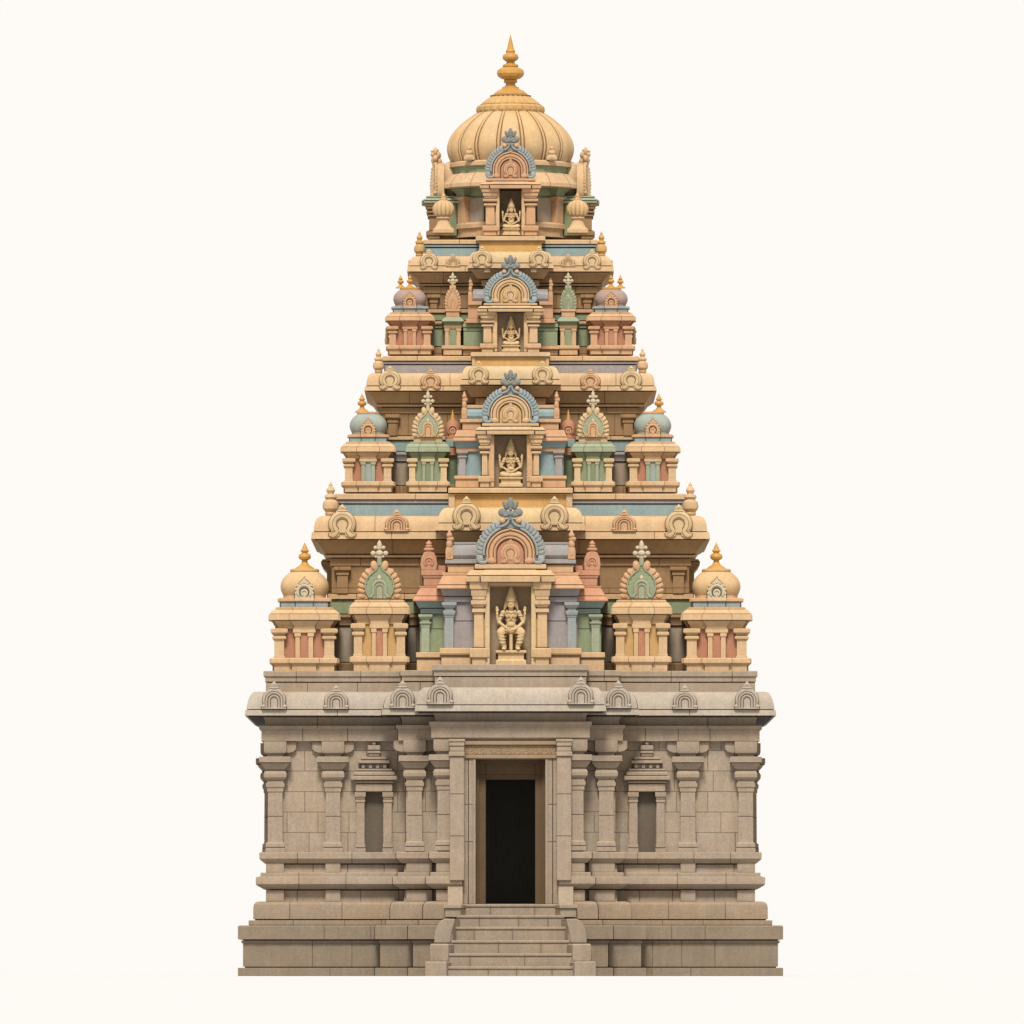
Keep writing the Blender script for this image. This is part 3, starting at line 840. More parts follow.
for sx in (-1, 1):
    # side walls splay outwards towards the foot, so their inner faces show
    def piece(mb, y0, y1, ib, db, if_, df, of, back=262, c=1.0):
        pl = [(ib, -db), (if_, -df), (of, -df), (of, -back), (ib, -back)]
        pl = [(sx * x, y) for x, y in pl]
        if sx < 0: pl = pl[::-1]
        cx = sum(p[0] for p in pl) / len(pl); cy = sum(p[1] for p in pl) / len(pl)
        pl = [(x, y, (1 if x > cx else -1), (1 if y > cy else -1)) for x, y in pl]
        mb.loft(pl, [(0, zz(y1)), (0, zz(y0 + c)), (-c * .8, zz(y0))], 'stone_step')
    b = MB()
    b.xprism([(-q, zz(y)) for q, y in [(262, 881.2), (292, 881.2), (300, 884), (312, 892), (321, 901), (326, 905.4), (262, 905.4)]], sx * 47.6, sx * 62.4, 'stone_step')
    piece(b, 908.4, 917.4, 44.4, 331, 49.6, 347, 64.8)
    piece(b, 905.2, 908.6, 44.0, 331, 48.8, 349, 66, c=.6)
    ob = child(b, 'balustrade')
    b = MB()
    pts = [(59.6, 943.6), (75.4, 943.6), (75.2, 936), (74, 929.6), (71.6, 924.4), (68, 920.6), (64.4, 919.2), (54.8, 919.4), (55.6, 923.6), (57.2, 930), (58.6, 937)]
    pts = [(sx * x, zz(y)) for x, y in pts]
    if sx < 0: pts = pts[::-1]
    b.prism(pts, -379, -268, 'stone_step', 1.0)
    piece(b, 919.6, 943.6, 50.4, 346, 57.4, 377, 62)
    bb = child(b, 'curved_rail', ob); bb.location = (0, 0, 0)
    b = MB(); piece(b, 944, 961, 55.8, 379, 61.4, 398, 79.4, c=1.4)
    bb = child(b, 'rail_block', ob); bb.location = (0, 0, 0)
    b = MB(); piece(b, 961.4, 976.1, 58.6, 395, 63.2, 420, 84, c=1.4)
    bb = child(b, 'foot_block', ob); bb.location = (0, 0, 0)

# =================================================================== TOWER STOREYS
def blocks(mb, x0, x1, d, back, y0, y1, m, c=.5): mb.box(x0, x1, -d, -back, zz(y1), zz(y0), m, c)
def slope(mb, x0, x1, d, back, prof, m):
    """prof (offset, picture y) top to bottom"""
    mb.loft(rect_plan(x0, x1, -d, -back), [(o, zz(y)) for o, y in reversed(prof)], m)

def line(mb, x0, x1, d, back, o, y):
    mb.loft(rect_plan(x0, x1, -d, -back), [(o, zz(y + .4)), (o, zz(y - .4))], 'joint')
def storey(hw, layers, centre=None, label=None):
    """layers: list of (part name, courses); returns the objects"""
    out = {}
    for name, cs, kw in layers:
        mb = MB(); courses(mb, cs, hw, kw.get('projs', ()), spacing=kw.get('spacing', 55), groove=kw.get('groove', .5), plan=kw.get('plan'))
        out[name] = mb.build(name, T, label=kw.get('label'))
    return out
def wall_pilasters(hw, ys, m, xs, w=5):
    for sx in (-1, 1):
        for x in xs:
            p = MB(); q = rect_plan(sx * x, sx * x, -hw, -hw)
            y0, y1 = ys
            p.loft(q, [(w, zz(y1)), (w, zz(y0 + 10)), (w + 1, zz(y0 + 9)), (w + 1, zz(y0 + 7.4)), (w + .4, zz(y0 + 6.4)), (w + 3, zz(y0 + 4)), (w + 3, zz(y0 + .6))], m)
            p.build('wall_pilaster', T)

def niche(yb, D, sx, sz, op, jamb, cols, gcols, name='central_niche', label=None, deep=14, gs=None, gd=1.5, thick=12):
    """cream aedicule round the seated statue; yb = picture y of its foot, D = depth of its front"""
    z = lambda v: zz(yb) + v * sz
    h = lambda v: v * sx
    B = D - deep
    m = MB()
    slope2 = lambda hw, pr, mt, dd=0: m.loft(rect_plan(-hw, hw, -D - dd, -B + 2), [(o, z(v)) for o, v in pr], mt)
    # eave with a raised centre slab
    g = .45 / sz
    slope2(h(40), [(-.6, 82.6), (h(4.2), 83.2), (h(4.7), 89.0 - g)], cols[0])
    slope2(h(40), [(h(2.6), 88.4), (h(2.6), 90)], 'joint')
    slope2(h(40), [(h(3.8), 89 + g), (h(.4), 94.6), (-.6, 95.2 - g)], cols[0])
    slope2(h(25), [(-.4, 82.4), (h(4.4), 83.0), (h(4.9), 89.2 - g)], cols[0], 2.2)
    slope2(h(25), [(h(2.8), 88.6), (h(2.8), 90)], 'joint', 2.2)
    slope2(h(25), [(h(4.0), 89.2 + g), (h(.6), 94.8), (-.6, 95.4 - g)], cols[0], 2.2)
    for s in (-1, 1): m.box(s * h(29.8), s * (h(29.8) + 1.0), -D - 4.9 * sx - .3, -D, z(83), z(89.2 - g), 'joint', .1)
    slope2(h(34.6), [(-1, 94.4), (-1, 96.2)], 'joint')
    slope2(h(34.6), [(h(.6), 95.3 + g), (h(1.2), 95.9 + g), (h(1.2), 99.6), (.2, 100.4)], cols[0])
    slope2(h(36), [(-2, 81.6), (-2, 83)], 'joint')
    m.box(-op - jamb - 1, op + jamb + 1, -D + 2, -B, z(81.8) + 0, z(78.6), cols[2], .3) if cols[2] else None
    root = m.build(name, T, label=label)
    for s in (-1, 1):
        p = MB(); xc = s * (op + jamb + (h(38) - op - jamb) / 2); w = (h(38) - op - jamb) / 2
        q = rect_plan(xc, xc, -D + w + 1, -D + w + 1)
        p.loft(q, [(w + .2, z(0)), (w + .2, z(7.6)), (w + 2.4 * sx, z(8.4)), (w + 2.6 * sx, z(9.4)), (w + 2.6 * sx, z(16.6)), (w + 1.8 * sx, z(17.4)), (w - 1.4, z(18)), (w - 1.6, z(51.6)),
                   (w - 1, z(52)), (w + .4, z(53)), (w + .4, z(56)), (w - 1, z(57)), (w - .6, z(59)), (w + 1.4, z(61)), (w + 1.6, z(64)), (w, z(65)), (w, z(68)), (w + 1.2, z(70)), (w + 1.4, z(74.6)), (w + 2.6, z(77)), (w + 2.8, z(82.6))], cols[1])
        for g_, o_ in ((8.0, .9), (17.7, .6), (52.2, .2), (57.0, .2), (64.8, .8), (74.9, 2.0)): p.loft(q, [(w + o_ * (sx if g_ < 20 else 1) - .3, z(g_)), (w + o_ * (sx if g_ < 20 else 1) - .1, z(g_) + .7)], 'joint')
        p.build('niche_pilaster', root)
        j = MB()
        j.box(s * op, s * (op + jamb), -D + 2.2, -B, z(0), z(82.2), cols[3], .5)
        j.box(s * (op - .1), s * (op + jamb + .4), -D + 1.4, -B, z(8.4), z(17), cols[3], .5)
        j.box(s * (op + jamb - .2), s * (h(38) - 2), -D + 5.5, -B, z(8), z(82), cols[4], .2)
        j.build('jamb', root)
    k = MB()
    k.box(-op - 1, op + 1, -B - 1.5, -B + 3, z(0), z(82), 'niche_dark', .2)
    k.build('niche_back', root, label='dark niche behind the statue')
    gx, gz = gs
    gable(root, U, (0, -(D - gd) * U, CAMZ + z(100.4) * U), gcols, sxz=(gx, gz), thick=thick)
    return root

# ---- seated statues: the body is one continuous remeshed surface
def statue(u, loc, pose, label, ped_w, ped_h):
    b = MB(); M = 'statue_stone'
    def limb(*pts): b.limb(pts, M)
    def fingers(x, y, z, s, out=0):
        b.ell((x, y, z + 1.2), (1.15, .75, 1.7), M)
        for i, (dx, l) in enumerate(((-.95, 3.0), (-.32, 3.7), (.32, 3.5), (.95, 2.7))):
            b.limb([(x + dx, y, z + 2.2, .40), (x + dx * 1.15, y - .15, z + 2.4 + l * .6, .36), (x + dx * 1.1, y - .5, z + 2.4 + l, .30)], M, n=8)
        b.limb([(x - s * .9, y - .1, z + .8, .42), (x - s * 1.75, y - .5, z + 2.0, .38), (x - s * 1.8, y - .7, z + 3.1, .3)], M, n=8)
    if pose == 'throne':
        hip = 20.5
        for s in (-1, 1):
            limb((s * 4, 1.5, hip, 4.8), (s * 8.0, -3.5, hip - .6, 4.6), (s * 10.6, -7.2, hip - 2.6, 4.0))
            limb((s * 10.6, -7.2, hip - 3.0, 3.9), (s * 9.4, -7.0, 11.5, 3.7), (s * 7.4, -6.4, 5.4, 2.9), (s * 6.4, -6.2, 2.2, 2.2))
            b.ell((s * 7.2, -8.8, 1.5), (2.3, 4.0, 1.5), M)
            for t in range(4): b.ell((s * (6.0 + t * .85), -12.2 + abs(t - 1) * .3, 1.0), (.5, .8, .55), M, n=8, k=6)
            for t in range(4):                       # folds of the wrapped cloth
                zf = 7.0 + t * 3.2; w = 3.2 + t * .45
                b.sweep([(s * 8.4 - w, zf + .8), (s * 8.4, zf - .3), (s * 8.4 + w, zf + .8)], -7.0 - t * .1, .3, 3.9, M)
        b.box(-1.7, 1.7, -6.5, -2, 0, 16.5, M, .6)
        b.ell((0, 0, 18.5), (8.0, 5.2, 3.4), M)
        base = 20.0
    else:
        hip = 4.4
        for s in (-1, 1):
            limb((s * 3.2, 1.0, hip + .6, 3.9), (s * 7.2, -2.6, hip - .2, 3.8), (s * 10.9, -5.0, hip - .6, 3.4))
            limb((s * 10.7, -5.4, hip - 1.0, 3.2), (s * 5.6, -7.4, hip - 1.6, 2.9), (s * 1.2, -8.2, hip - 1.8, 2.2))
            b.ell((-s * 1.6, -8.6, 2.2), (3.0, 1.9, 1.4), M)
        b.ell((0, .4, 4.0), (7.6, 5.4, 4.0), M)
        b.ell((0, -8.4, 1.4), (1.6, 1.4, 1.9), M)
        base = 5.0
    zs = base - 20.0
    Z = lambda v: v + zs
    b.ell((0, .5, Z(24)), (5.8, 4.2, 4.8), M)
    b.ell((0, -.8, Z(25.6)), (4.6, 4.0, 3.9), M)
    b.ell((0, .6, Z(30.6)), (5.6, 3.8, 5.2), M)
    b.ell((0, .4, Z(35.6)), (6.6, 3.7, 4.4), M)
    for s in (-1, 1):
        b.ell((s * 3.0, -2.3, Z(34.6)), (2.9, 1.8, 2.4), M)
        b.ell((s * 7.9, .6, Z(37.8)), (2.7, 2.6, 2.6), M)
        # crossed cords on the chest
        b.sweep([(s * 5.4, Z(39.2)), (s * 2.6, Z(35.4)), (0, Z(32.0)), (-s * 1.6, Z(29.6))], -3.6, .42, 1.2, M)
        limb((s * 8.2, .6, Z(37.6), 2.2), (s * 10.6, .6, Z(32.0), 1.9), (s * 12.6, .2, Z(27.0), 1.6))
        limb((s * 12.6, .2, Z(27.0), 1.6), (s * 13.6, -1.0, Z(32.4), 1.35), (s * 14.0, -1.8, Z(37.6), 1.0))
        b.lathe(s * 13.8, -1.6, [(1.3, Z(35.6)), (1.6, Z(36.2)), (1.3, Z(36.8))], M, 12)
        b.lathe(s * 9.4, .6, [(2.5, Z(34.0)), (2.8, Z(34.6)), (2.5, Z(35.2))], M, 14)
        fingers(s * 14.0, -1.9, Z(38.0), s)
        # ears and hair falling to the shoulders
        b.ell((s * 4.6, .2, Z(46.2)), (.8, 1.2, 1.9), M)
        limb((s * 5.0, 1.4, Z(48.6), 1.3), (s * 5.9, 1.5, Z(44.6), 1.4), (s * 6.4, 1.0, Z(41.4), 1.1))
        b.ell((s * 4.9, -.4, Z(43.6)), (.75, .75, .9), M)
    # forearms folded to the lap
    fr, up = (1.0, 0) if pose == 'throne' else (.78, 1.6)
    limb((11.4, -1.5, Z(27.6), 1.75 * fr), (7.8, -6.2, Z(24.0 + up), 1.7 * fr), (3.0, -8.0, Z(20.8 + up), 1.5 * fr), (-.8, -8.2, Z(19.8 + up), 1.1))
    limb((-11.2, -1.5, Z(27.6), 1.7 * fr), (-8.4, -5.4, Z(25.2 + up), 1.6 * fr), (-5.4, -7.4, Z(23.0 + up), 1.2))
    for hx, hz, s in ((-2.4, 20.0 + up, -1), (-4.2, 22.2 + up, 1)):
        b.ell((hx, -8.2, Z(hz)), (1.6, .9, 1.1), M)
        for i in range(4): b.limb([(hx + s * 1.2, -8.3, Z(hz + .75 - i * .5), .36), (hx + s * (3.2 - .25 * i), -8.6, Z(hz + .35 - i * .5), .3)], M, n=8)
        b.limb([(hx + s * .4, -8.7, Z(hz + .9), .4), (hx + s * 1.5, -9.2, Z(hz + 1.6), .33)], M, n=8)
    # necklace, belt, neck
    b.sweep([(4.6, Z(40.4)), (2.8, Z(38.3)), (0, Z(37.2)), (-2.8, Z(38.3)), (-4.6, Z(40.4))], -2.7, .7, 1.6, M)
    b.sweep([(6.0, Z(22.6)), (2.6, Z(21.9)), (0, Z(21.6)), (-2.6, Z(21.9)), (-6.0, Z(22.6))], -3.0, .7, 1.6, M)
    limb((0, .6, Z(39.0), 2.6), (0, .2, Z(43), 2.4))
    # head and face
    b.ell((0, -.2, Z(46.8)), (4.3, 4.2, 5.2), M)
    b.ell((0, -1.5, Z(44.0)), (3.1, 2.9, 2.9), M)
    for s in (-1, 1):
        b.ell((s * 1.7, -4.0, Z(46.8)), (.95, .5, .5), M, n=10, k=6)
        b.sweep([(s * .6, Z(48.0)), (s * 1.8, Z(48.4)), (s * 3.0, Z(47.8))], -3.9, .3, .5, M)
        b.ell((s * 2.2, -3.0, Z(44.8)), (1.2, 1.0, 1.2), M)
    b.limb([(0, -4.1, Z(47.4), .42), (0, -4.7, Z(45.6), .6)], M, n=8)
    b.ell((0, -4.3, Z(45.2)), (.95, .6, .5), M, n=10, k=6)
    b.ell((0, -4.2, Z(43.6)), (1.35, .6, .34), M, n=10, k=6); b.ell((0, -4.15, Z(42.9)), (1.05, .6, .34), M, n=10, k=6)
    body = b.mesh('seated_body', u, (0, 0, 0))
    tmp = bpy.data.objects.new('seated_body', body); COL.objects.link(tmp)
    md = tmp.modifiers.new('r', 'REMESH'); md.mode = 'VOXEL'; md.voxel_size = .34 * u; md.use_smooth_shade = True
    dg = bpy.context.evaluated_depsgraph_get()
    me = bpy.data.meshes.new_from_object(tmp.evaluated_get(dg))
    me.materials.clear(); me.materials.append(MATS[M])
    tmp.modifiers.clear(); tmp.data = me
    root = bpy.data.objects.new('seated_statue', None); COL.objects.link(root); root.location = loc
    root['label'] = label; root['category'] = 'statue'; root['group'] = 'seated stone figures in the central niches'
    tmp.parent = root; tmp.location = (0, 0, ped_h * u)
    c = MB()
    c.lathe(0, .2, [(5.2, Z(49.0)), (5.5, Z(49.6)), (5.5, Z(50.8)), (5.0, Z(51.2)), (5.6, Z(51.6)), (5.6, Z(52.8)), (4.9, Z(53.2)), (4.6, Z(54.6)), (4.2, Z(55.0)), (4.2, Z(56.0)), (3.6, Z(56.4)), (3.4, Z(58.0)),
                    (2.9, Z(58.4)), (2.8, Z(59.6)), (2.1, Z(60.0)), (1.9, Z(61.4)), (1.5, Z(61.8)), (1.6, Z(62.4)), (.9, Z(63.4)), (.2, Z(64))], M, 24, rib=(12, .03))
    o = c.build('crown', root, u, world=False, loc=(0, 0, ped_h * u))
    p = MB(); w = ped_w / 2
    q = rect_plan(0, 0, -w * .35, w * .35)
    p.loft(rect_plan(-w, w, -10.5, 8), [(0, 0), (0, ped_h * .30), (-1, ped_h * .36), (-2.4, ped_h * .4), (-2.4, ped_h * .74), (-1, ped_h * .80), (0, ped_h * .84), (.2, ped_h * .9), (0, ped_h * .97), (-.6, ped_h)], M)
    p.build('pedestal', root, u, world=False)
    return root

# ------------------------------------------------------------------- first storey
JM = 'contour'
U = scale_at(230)
HW = 179.5
storey(HW, [
    ('storey_wall', [
        ('tan_wall', [(0, 563.8), (0, 592)]),
        ('cream', bx(4, 592, 598)),
        ('green', [(1.6, 598), (1.6, 612.6)]),
        ('tan_wall', [(5, 612.6), (5.4, 616), (4, 618), (2, 622), (2, 624.4)]),
        ('grey_wall', [(0, 624.4), (0, 661)]),
        ('tan_wall', [(3, 661), (4, 663), (4, 674)])], {}),
    ('storey_eave', [
        ('cream', [(9, 514.4), (11.6, 514.9), (14.6, 517), (16.6, 521), (17.5, 526), (17.8, 530.6)], {'spacing': 80}),
        ('cream', [(18.6, 530.6), (19.6, 531), (20.6, 538.4)], {'spacing': 80}),
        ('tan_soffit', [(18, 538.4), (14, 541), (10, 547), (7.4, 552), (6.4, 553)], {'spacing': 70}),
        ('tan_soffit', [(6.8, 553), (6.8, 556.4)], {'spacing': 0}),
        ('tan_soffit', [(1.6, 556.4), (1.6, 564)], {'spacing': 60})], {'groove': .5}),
    ('terrace', [
        ('cream', bx(-3.2, 491.6, 497.6), {'spacing': 90}),
        ('lavender', [(-5.4, 497.6), (-5, 500.8), (-6, 502)], {'spacing': 0}),
        ('blue', [(-6.6, 502), (-6.6, 514.6)], {'spacing': 0})], {'groove': .5})])
wall_pilasters(HW, (564.5, 592), 'tan_wall', [168.6], 5.4)
# the cornice of the side bay shows under the eave
for sx in (-1, 1):
    m = MB()
    m.loft(rect_plan(sx * 172, sx * 186, -70, 70), [(0, zz(674)), (0, zz(566)), (3, zz(563)), (5.5, zz(560)), (6, zz(557)), (4, zz(554))], 'tan_wall')
    m.build('side_bay', T)
CP = rect_plan(-53.4, 53.4, -200, -120)
cen = storey(53.4, [
    ('centre_wall', [('tan_wall', [(0, 556), (0, 640)], {'spacing': 0})], {'plan': CP}),
    ('centre_eave', [
        ('cream_light', [(9, 506.6), (12, 507.2), (15.4, 509.6), (17.8, 514), (18.8, 519), (19, 522.6)]),
        ('cream', [(19.8, 522.6), (20.8, 523), (21.6, 530.6)]),
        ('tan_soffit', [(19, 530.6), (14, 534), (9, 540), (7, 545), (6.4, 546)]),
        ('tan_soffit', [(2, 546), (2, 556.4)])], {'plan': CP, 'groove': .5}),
    ('centre_terrace', [
        ('cream', bx(9, 487, 492.4)),
        ('gold_band', [(6.6, 492.4), (6.2, 494), (3.6, 494.4), (3.6, 507)])], {'plan': CP, 'groove': .5})])
E1 = [o for o in COL.objects if o.name.startswith('storey_eave')][-1]; E1c = cen['centre_eave']
for sx in (-1, 1):
    p = MB(); blocks(p, sx * 55.6, sx * 62, 200 + 5.8, 190, 492.8, 506.6, 'cream'); p.build('terrace_post', T)
    kudu(E1, sx * 168.6, HW + 19, 537.2, 28, 'curl', 'cream_light', 33.8)
    k = kudu(E1, sx * 114, HW + 18.4, 530.4, 24.5, 'flat', 'peach', 22); k['label'] = 'pinkish horseshoe arch'
    kudu(E1c, sx * 44, 200 + 20.4, 530, 28, 'curl', 'cream_light', 34)
    m = MB(); urn(m, sx * 180.6, HW - 5, 513.6, 479.6, 8.2, 'cream', 'cream'); m.build('terrace_urn', T)

KIT = dict(base='cream', panel='rust', beam='cream', eave='cream', pil='cream', pil2='cream', neck='slate', lip='peach', dome='dome_cream', cap='ochre', kudu='ivory', door='rust')
BASE_Y = 671.6
def put_shrines(u, hs, vs, c, kind, x, d, yb, name, label, fins=None, gilt=True):
    r = shrine(name, u, hs, vs, c, kind, (-x * U, -d * U, CAMZ + zz(yb) * U), label)
    outs = [r]
    if fins:
        for fx in fins:
            f = MB(); f.lathe(fx, 0, finial_prof(103.0 * vs - .2, fins[fx][0], fins[fx][1]), 'gilt', 20)
            f.build('finial', r, u, world=False)
    c2 = copy_tree(r, T, loc=(x * U, -d * U, CAMZ + zz(yb) * U))
    for o in kids(c2):
        if o.name.startswith('finial'): o.scale.x = -1
    return r, c2
put_shrines(U, 1, 1, KIT, 'dome', 206.2, 206, BASE_Y, 'corner_shrine', 'corner shrine with cream dome and gilt finial', {0: (1, .94)})
m1 = dict(KIT, beam='cream', panel='ochre', door='rust')
a, b = put_shrines(U, .855, 1.115, m1, 'flat', 131, 214, BASE_Y, 'gable_shrine', 'cream shrine under a leafy green gable')
for r in (a, b): leaf_gable(r, U, (0, -18 * U, 72.2 * U), ('peach', 'green', 'sage', 'sage', 'ivory'), 1.0)

# pastel bays beside the central niche
def lily_figure(mb, x, d, y0, y1, w, m):
    z = zz(y0); h = y0 - y1
    pt = [(-.5, 0), (.5, 0), (.56, .2), (.5, .42), (.34, .58), (0, .66), (-.34, .58), (-.5, .42), (-.56, .2)]
    mb.prism([(x + a * w, z + b_ * h) for a, b_ in pt], -d - 3, -d + 5, m, .8)
    mb.sweep([(x + a, z + b_) for a, b_ in arc(0, h * .28, w * .30, -50, 230, 16)], -d - 3, w * .07, 1.2, m)
    mb.sweep([(x + a, z + b_) for a, b_ in arc(0, h * .26, w * .16, -60, 240, 14)], -d - 3, w * .06, 1.0, m)
    mb.ell((x, -d, z + h * .69), (w * .36, w * .3, h * .075), m)
    mb.ell((x, -d, z + h * .79), (w * .24, w * .24, h * .06), m)
    mb.ell((x, -d, z + h * .88), (w * .2, w * .2, h * .08), m)
    mb.lathe(x, -d, [(w * .12, z + h * .92), (.1, z + h)], m, 10)
def lesser_pilaster(mb, xa, xb, d, y0, y1, m, caps):
    xc = (xa + xb) / 2; w = abs(xb - xa) / 2
    mb.loft(rect_plan(xc, xc, -d, -d), [(w, zz(y1)), (w, zz(y0))], m)
    for ya, yb, e in caps: mb.loft(rect_plan(xc, xc, -d, -d), [(w + e * .4, zz(yb)), (w + e, zz(yb) + (yb - ya) * .5), (w + e, zz(ya))], m)
for s in (-1, 1):
    def X(px): return s * (px - CX) if s > 0 else (px - CX)
    X = lambda px: (px - CX) * (1 if s < 0 else -1)
    D = 266
    m = MB()
    blocks(m, X(441.6), X(474), D, 180, 656.9, 667, 'cream'); slope(m, X(442), X(474), D, 180, [(1.6, 649), (2, 649.6), (2, 654.4), (.6, 656.7)], 'cream')
    blocks(m, X(444), X(474), D - 6, 180, 603, 649.2, 'lavender', .1)
    for yq in (621.4,): blocks(m, X(455), X(474), D - 5.8, 240, yq, yq + .7, 'joint', .05)
    line(m, X(444), X(474), D - 3, 180, .3, 597.6); line(m, X(442), X(474), D, 180, 1.3, 656.7)
    slope(m, X(444), X(474), D - 4, 180, [(3.4, 589.6), (1.6, 594.8), (.6, 597.4)], 'lavender')
    blocks(m, X(444), X(474), D - 3, 180, 597.7, 603, 'lavender', .3)
    b = m.build('pastel_bay', T, label='lavender bay with blue pilaster and salmon eave')
    m = MB(); lesser_pilaster(m, X(445.3), X(453.5), D - 5, 608, 649, 'slate', [(603.2, 608.8, 3.2), (611.6, 616.4, 2.0), (617, 618.4, .7)])
    m.build('bay_pilaster', b, label='pale blue pilaster')
    m = MB()
    slope(m, X(443), X(474), D, 180, [(-.5, 576.6), (.6, 577.4), (4.4, 585.6), (6.3, 589.2), (6, 589.9)], 'salmon')
    slope(m, X(443), X(474), D - 2, 180, [(0, 573.6), (.6, 574), (.6, 576.4)], 'salmon')
    line(m, X(443), X(474), D, 180, 4.8, 586.0); line(m, X(443), X(474), D - 2, 180, .75, 576.6)
    blocks(m, X(448), X(474), D - 3, 180, 568, 573.4, 'peach', .3)
    blocks(m, X(447), X(474), D - 3, 180, 565.6, 568, 'tan_wall', .1)
    m.build('bay_eave', b)
    m = MB()
    blocks(m, X(445.3), X(478), D - 1, 180, 560.4, 564.8, 'warm_grey')
    z0 = zz(560.4)
    m.xprism([(-D + 4, z0), (-D + 1.4, z0 + 4), (-D + 1.6, z0 + 9), (-D + 4, z0 + 13), (-D + 8, z0 + 15), (-190, z0 + 15), (-190, z0)], X(451.8), X(480), 'warm_grey')
    blocks(m, X(452), X(480), D - 7, 190, 543.2, 545.6, 'warm_grey')
    m.build('barrel_roof', b)
    m = MB(); side_figure(m, X(449.6), D - 3, 560.4, 531.5, 9, 'salmon'); m.build('roof_figure', b)
    D = 254
    m = MB()
    blocks(m, X(417), X(442), D, 170, 659.4, 671.4, 'cream'); slope(m, X(418.2), X(442), D, 170, [(1.4, 653), (1.9, 653.6), (1.9, 657.6), (.4, 659.2)], 'cream')
    blocks(m, X(420), X(446), D - 6, 170, 614, 653, 'green', .1)
    blocks(m, X(431), X(446), D - 5.8, 230, 629, 629.6, 'joint', .05)
    line(m, X(420.6), X(446), D - 3, 170, .3, 609.1); line(m, X(418), X(442), D, 170, 1.0, 659.2)
    slope(m, X(420), X(446), D - 4, 170, [(4.6, 601.6), (2.4, 606), (.6, 608.8)], 'teal')
    blocks(m, X(420.6), X(446), D - 3, 170, 609.2, 614, 'teal', .3)
    b = m.build('pastel_bay', T, label='green bay with teal frieze and salmon roof')
    m = MB(); lesser_pilaster(m, X(421.6), X(429.6), D - 5, 618, 653, 'sage', [(615, 619.6, 3.0), (622.6, 625.4, 1.8), (626, 628, .6)])
    m.build('bay_pilaster', b)
    m = MB()
    slope(m, X(420), X(447), D, 170, [(-.6, 588.6), (.2, 589.6), (4.2, 596.6), (7.0, 600.6), (6.8, 601.9)], 'terracotta')
    slope(m, X(420), X(447), D - 3, 170, [(0, 586.8), (.5, 587.2), (.5, 588.6)], 'terracotta')
    line(m, X(420), X(447), D, 170, 4.5, 596.8); line(m, X(420), X(447), D - 3, 170, .65, 588.6)
    blocks(m, X(423.8), X(446), D - 4, 170, 578.2, 586.8, 'terracotta')
    blocks(m, X(421.4), X(446), D - 2, 170, 571, 576.2, 'terracotta'); blocks(m, X(423), X(446), D - 3, 170, 576, 578.4, 'terracotta', .2)
    blocks(m, X(438), X(447), D - 8, 200, 566.2, 571, 'terracotta')
    m.build('bay_eave', b)
    m = MB(); lily_figure(m, X(429), D - 7, 571.2, 540.6, 15, 'terracotta'); m.build('roof_finial', b)

GC = ('slate', 'salmon', 'rust', 'salmon', 'iron', 'peach')
U = scale_at(262)
niche(666.2, 280, 1.0, 1.01, 20.7, 4.8, ('cream', 'cream', 'cream', 'cream_light', 'ochre'), GC, gs=(1.0, 1.0), label='largest niche under a salmon and blue-grey gable', deep=22)
statue(U, (0.5 * U, -268 * U, CAMZ + zz(665.6) * U), 'throne', 'largest seated stone statue with feet on its pedestal, in the lowest niche of the tower', 30.5, 15)

# ------------------------------------------------------------------- second storey
U = scale_at(170)
HW = 128.5
storey(HW, [
    ('storey_wall', [
        ('tan_wall', [(0, 411), (0, 434)]),
        ('cream', bx(3.4, 434, 438.4)),
        ('blue', [(1.2, 438.4), (1.2, 449.8)]),
        ('lavender', [(4, 449.8), (4.4, 453), (3, 455), (1.6, 458), (1.6, 460)]),
        ('grey_wall', [(0, 460), (0, 484)]),
        ('tan_wall', [(3, 484), (3.6, 486), (3.6, 493)])], {}),
    ('storey_eave', [
        ('cream', [(9, 371.6), (11.4, 372), (13.8, 374), (15.2, 377.4), (15.8, 381), (16, 384.8)], {'spacing': 80}),
        ('cream', [(16.6, 384.8), (17.2, 385.2), (18, 390)], {'spacing': 80}),
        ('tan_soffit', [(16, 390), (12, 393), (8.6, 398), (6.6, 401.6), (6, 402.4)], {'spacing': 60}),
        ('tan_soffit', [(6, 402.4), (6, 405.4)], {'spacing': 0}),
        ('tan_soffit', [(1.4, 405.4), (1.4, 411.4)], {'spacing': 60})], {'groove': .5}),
    ('terrace', [
        ('cream', bx(.4, 354, 359), {'spacing': 80}),
        ('lavender', [(-1.4, 359), (-1.2, 361.6), (-2, 362.6)], {'spacing': 0}),
        ('lavender', [(-2.4, 362.6), (-2.4, 371.8)], {'spacing': 0})], {'groove': .5})])
wall_pilasters(HW, (412, 434), 'tan_wall', [118], 4.6)
CP = rect_plan(-33, 33, -152, -80)
cen = storey(33, [
    ('centre_wall', [('tan_wall', [(0, 403), (0, 450)], {'spacing': 0})], {'plan': CP}),
    ('centre_eave', [
        ('cream_light', [(8, 365.6), (10.8, 366.2), (13.2, 368.4), (15, 372), (15.8, 376), (16, 379.4)]),
        ('cream', [(16.4, 379.4), (17, 379.8), (17.4, 385)]),
        ('tan_soffit', [(15.4, 385), (12, 388), (8.6, 393), (6.6, 396), (6, 397)]),
        ('tan_soffit', [(2, 397), (2, 403.4)])], {'plan': CP, 'groove': .5}),
    ('centre_terrace', [
        ('cream', bx(6.8, 351.8, 356.2)),
        ('gold_band', [(5.4, 356.2), (5, 357.6), (3.4, 358), (3.4, 366)])], {'plan': CP, 'groove': .5})])
E2 = [o for o in COL.objects if o.name.startswith('storey_eave')][-1]; E2c = cen['centre_eave']
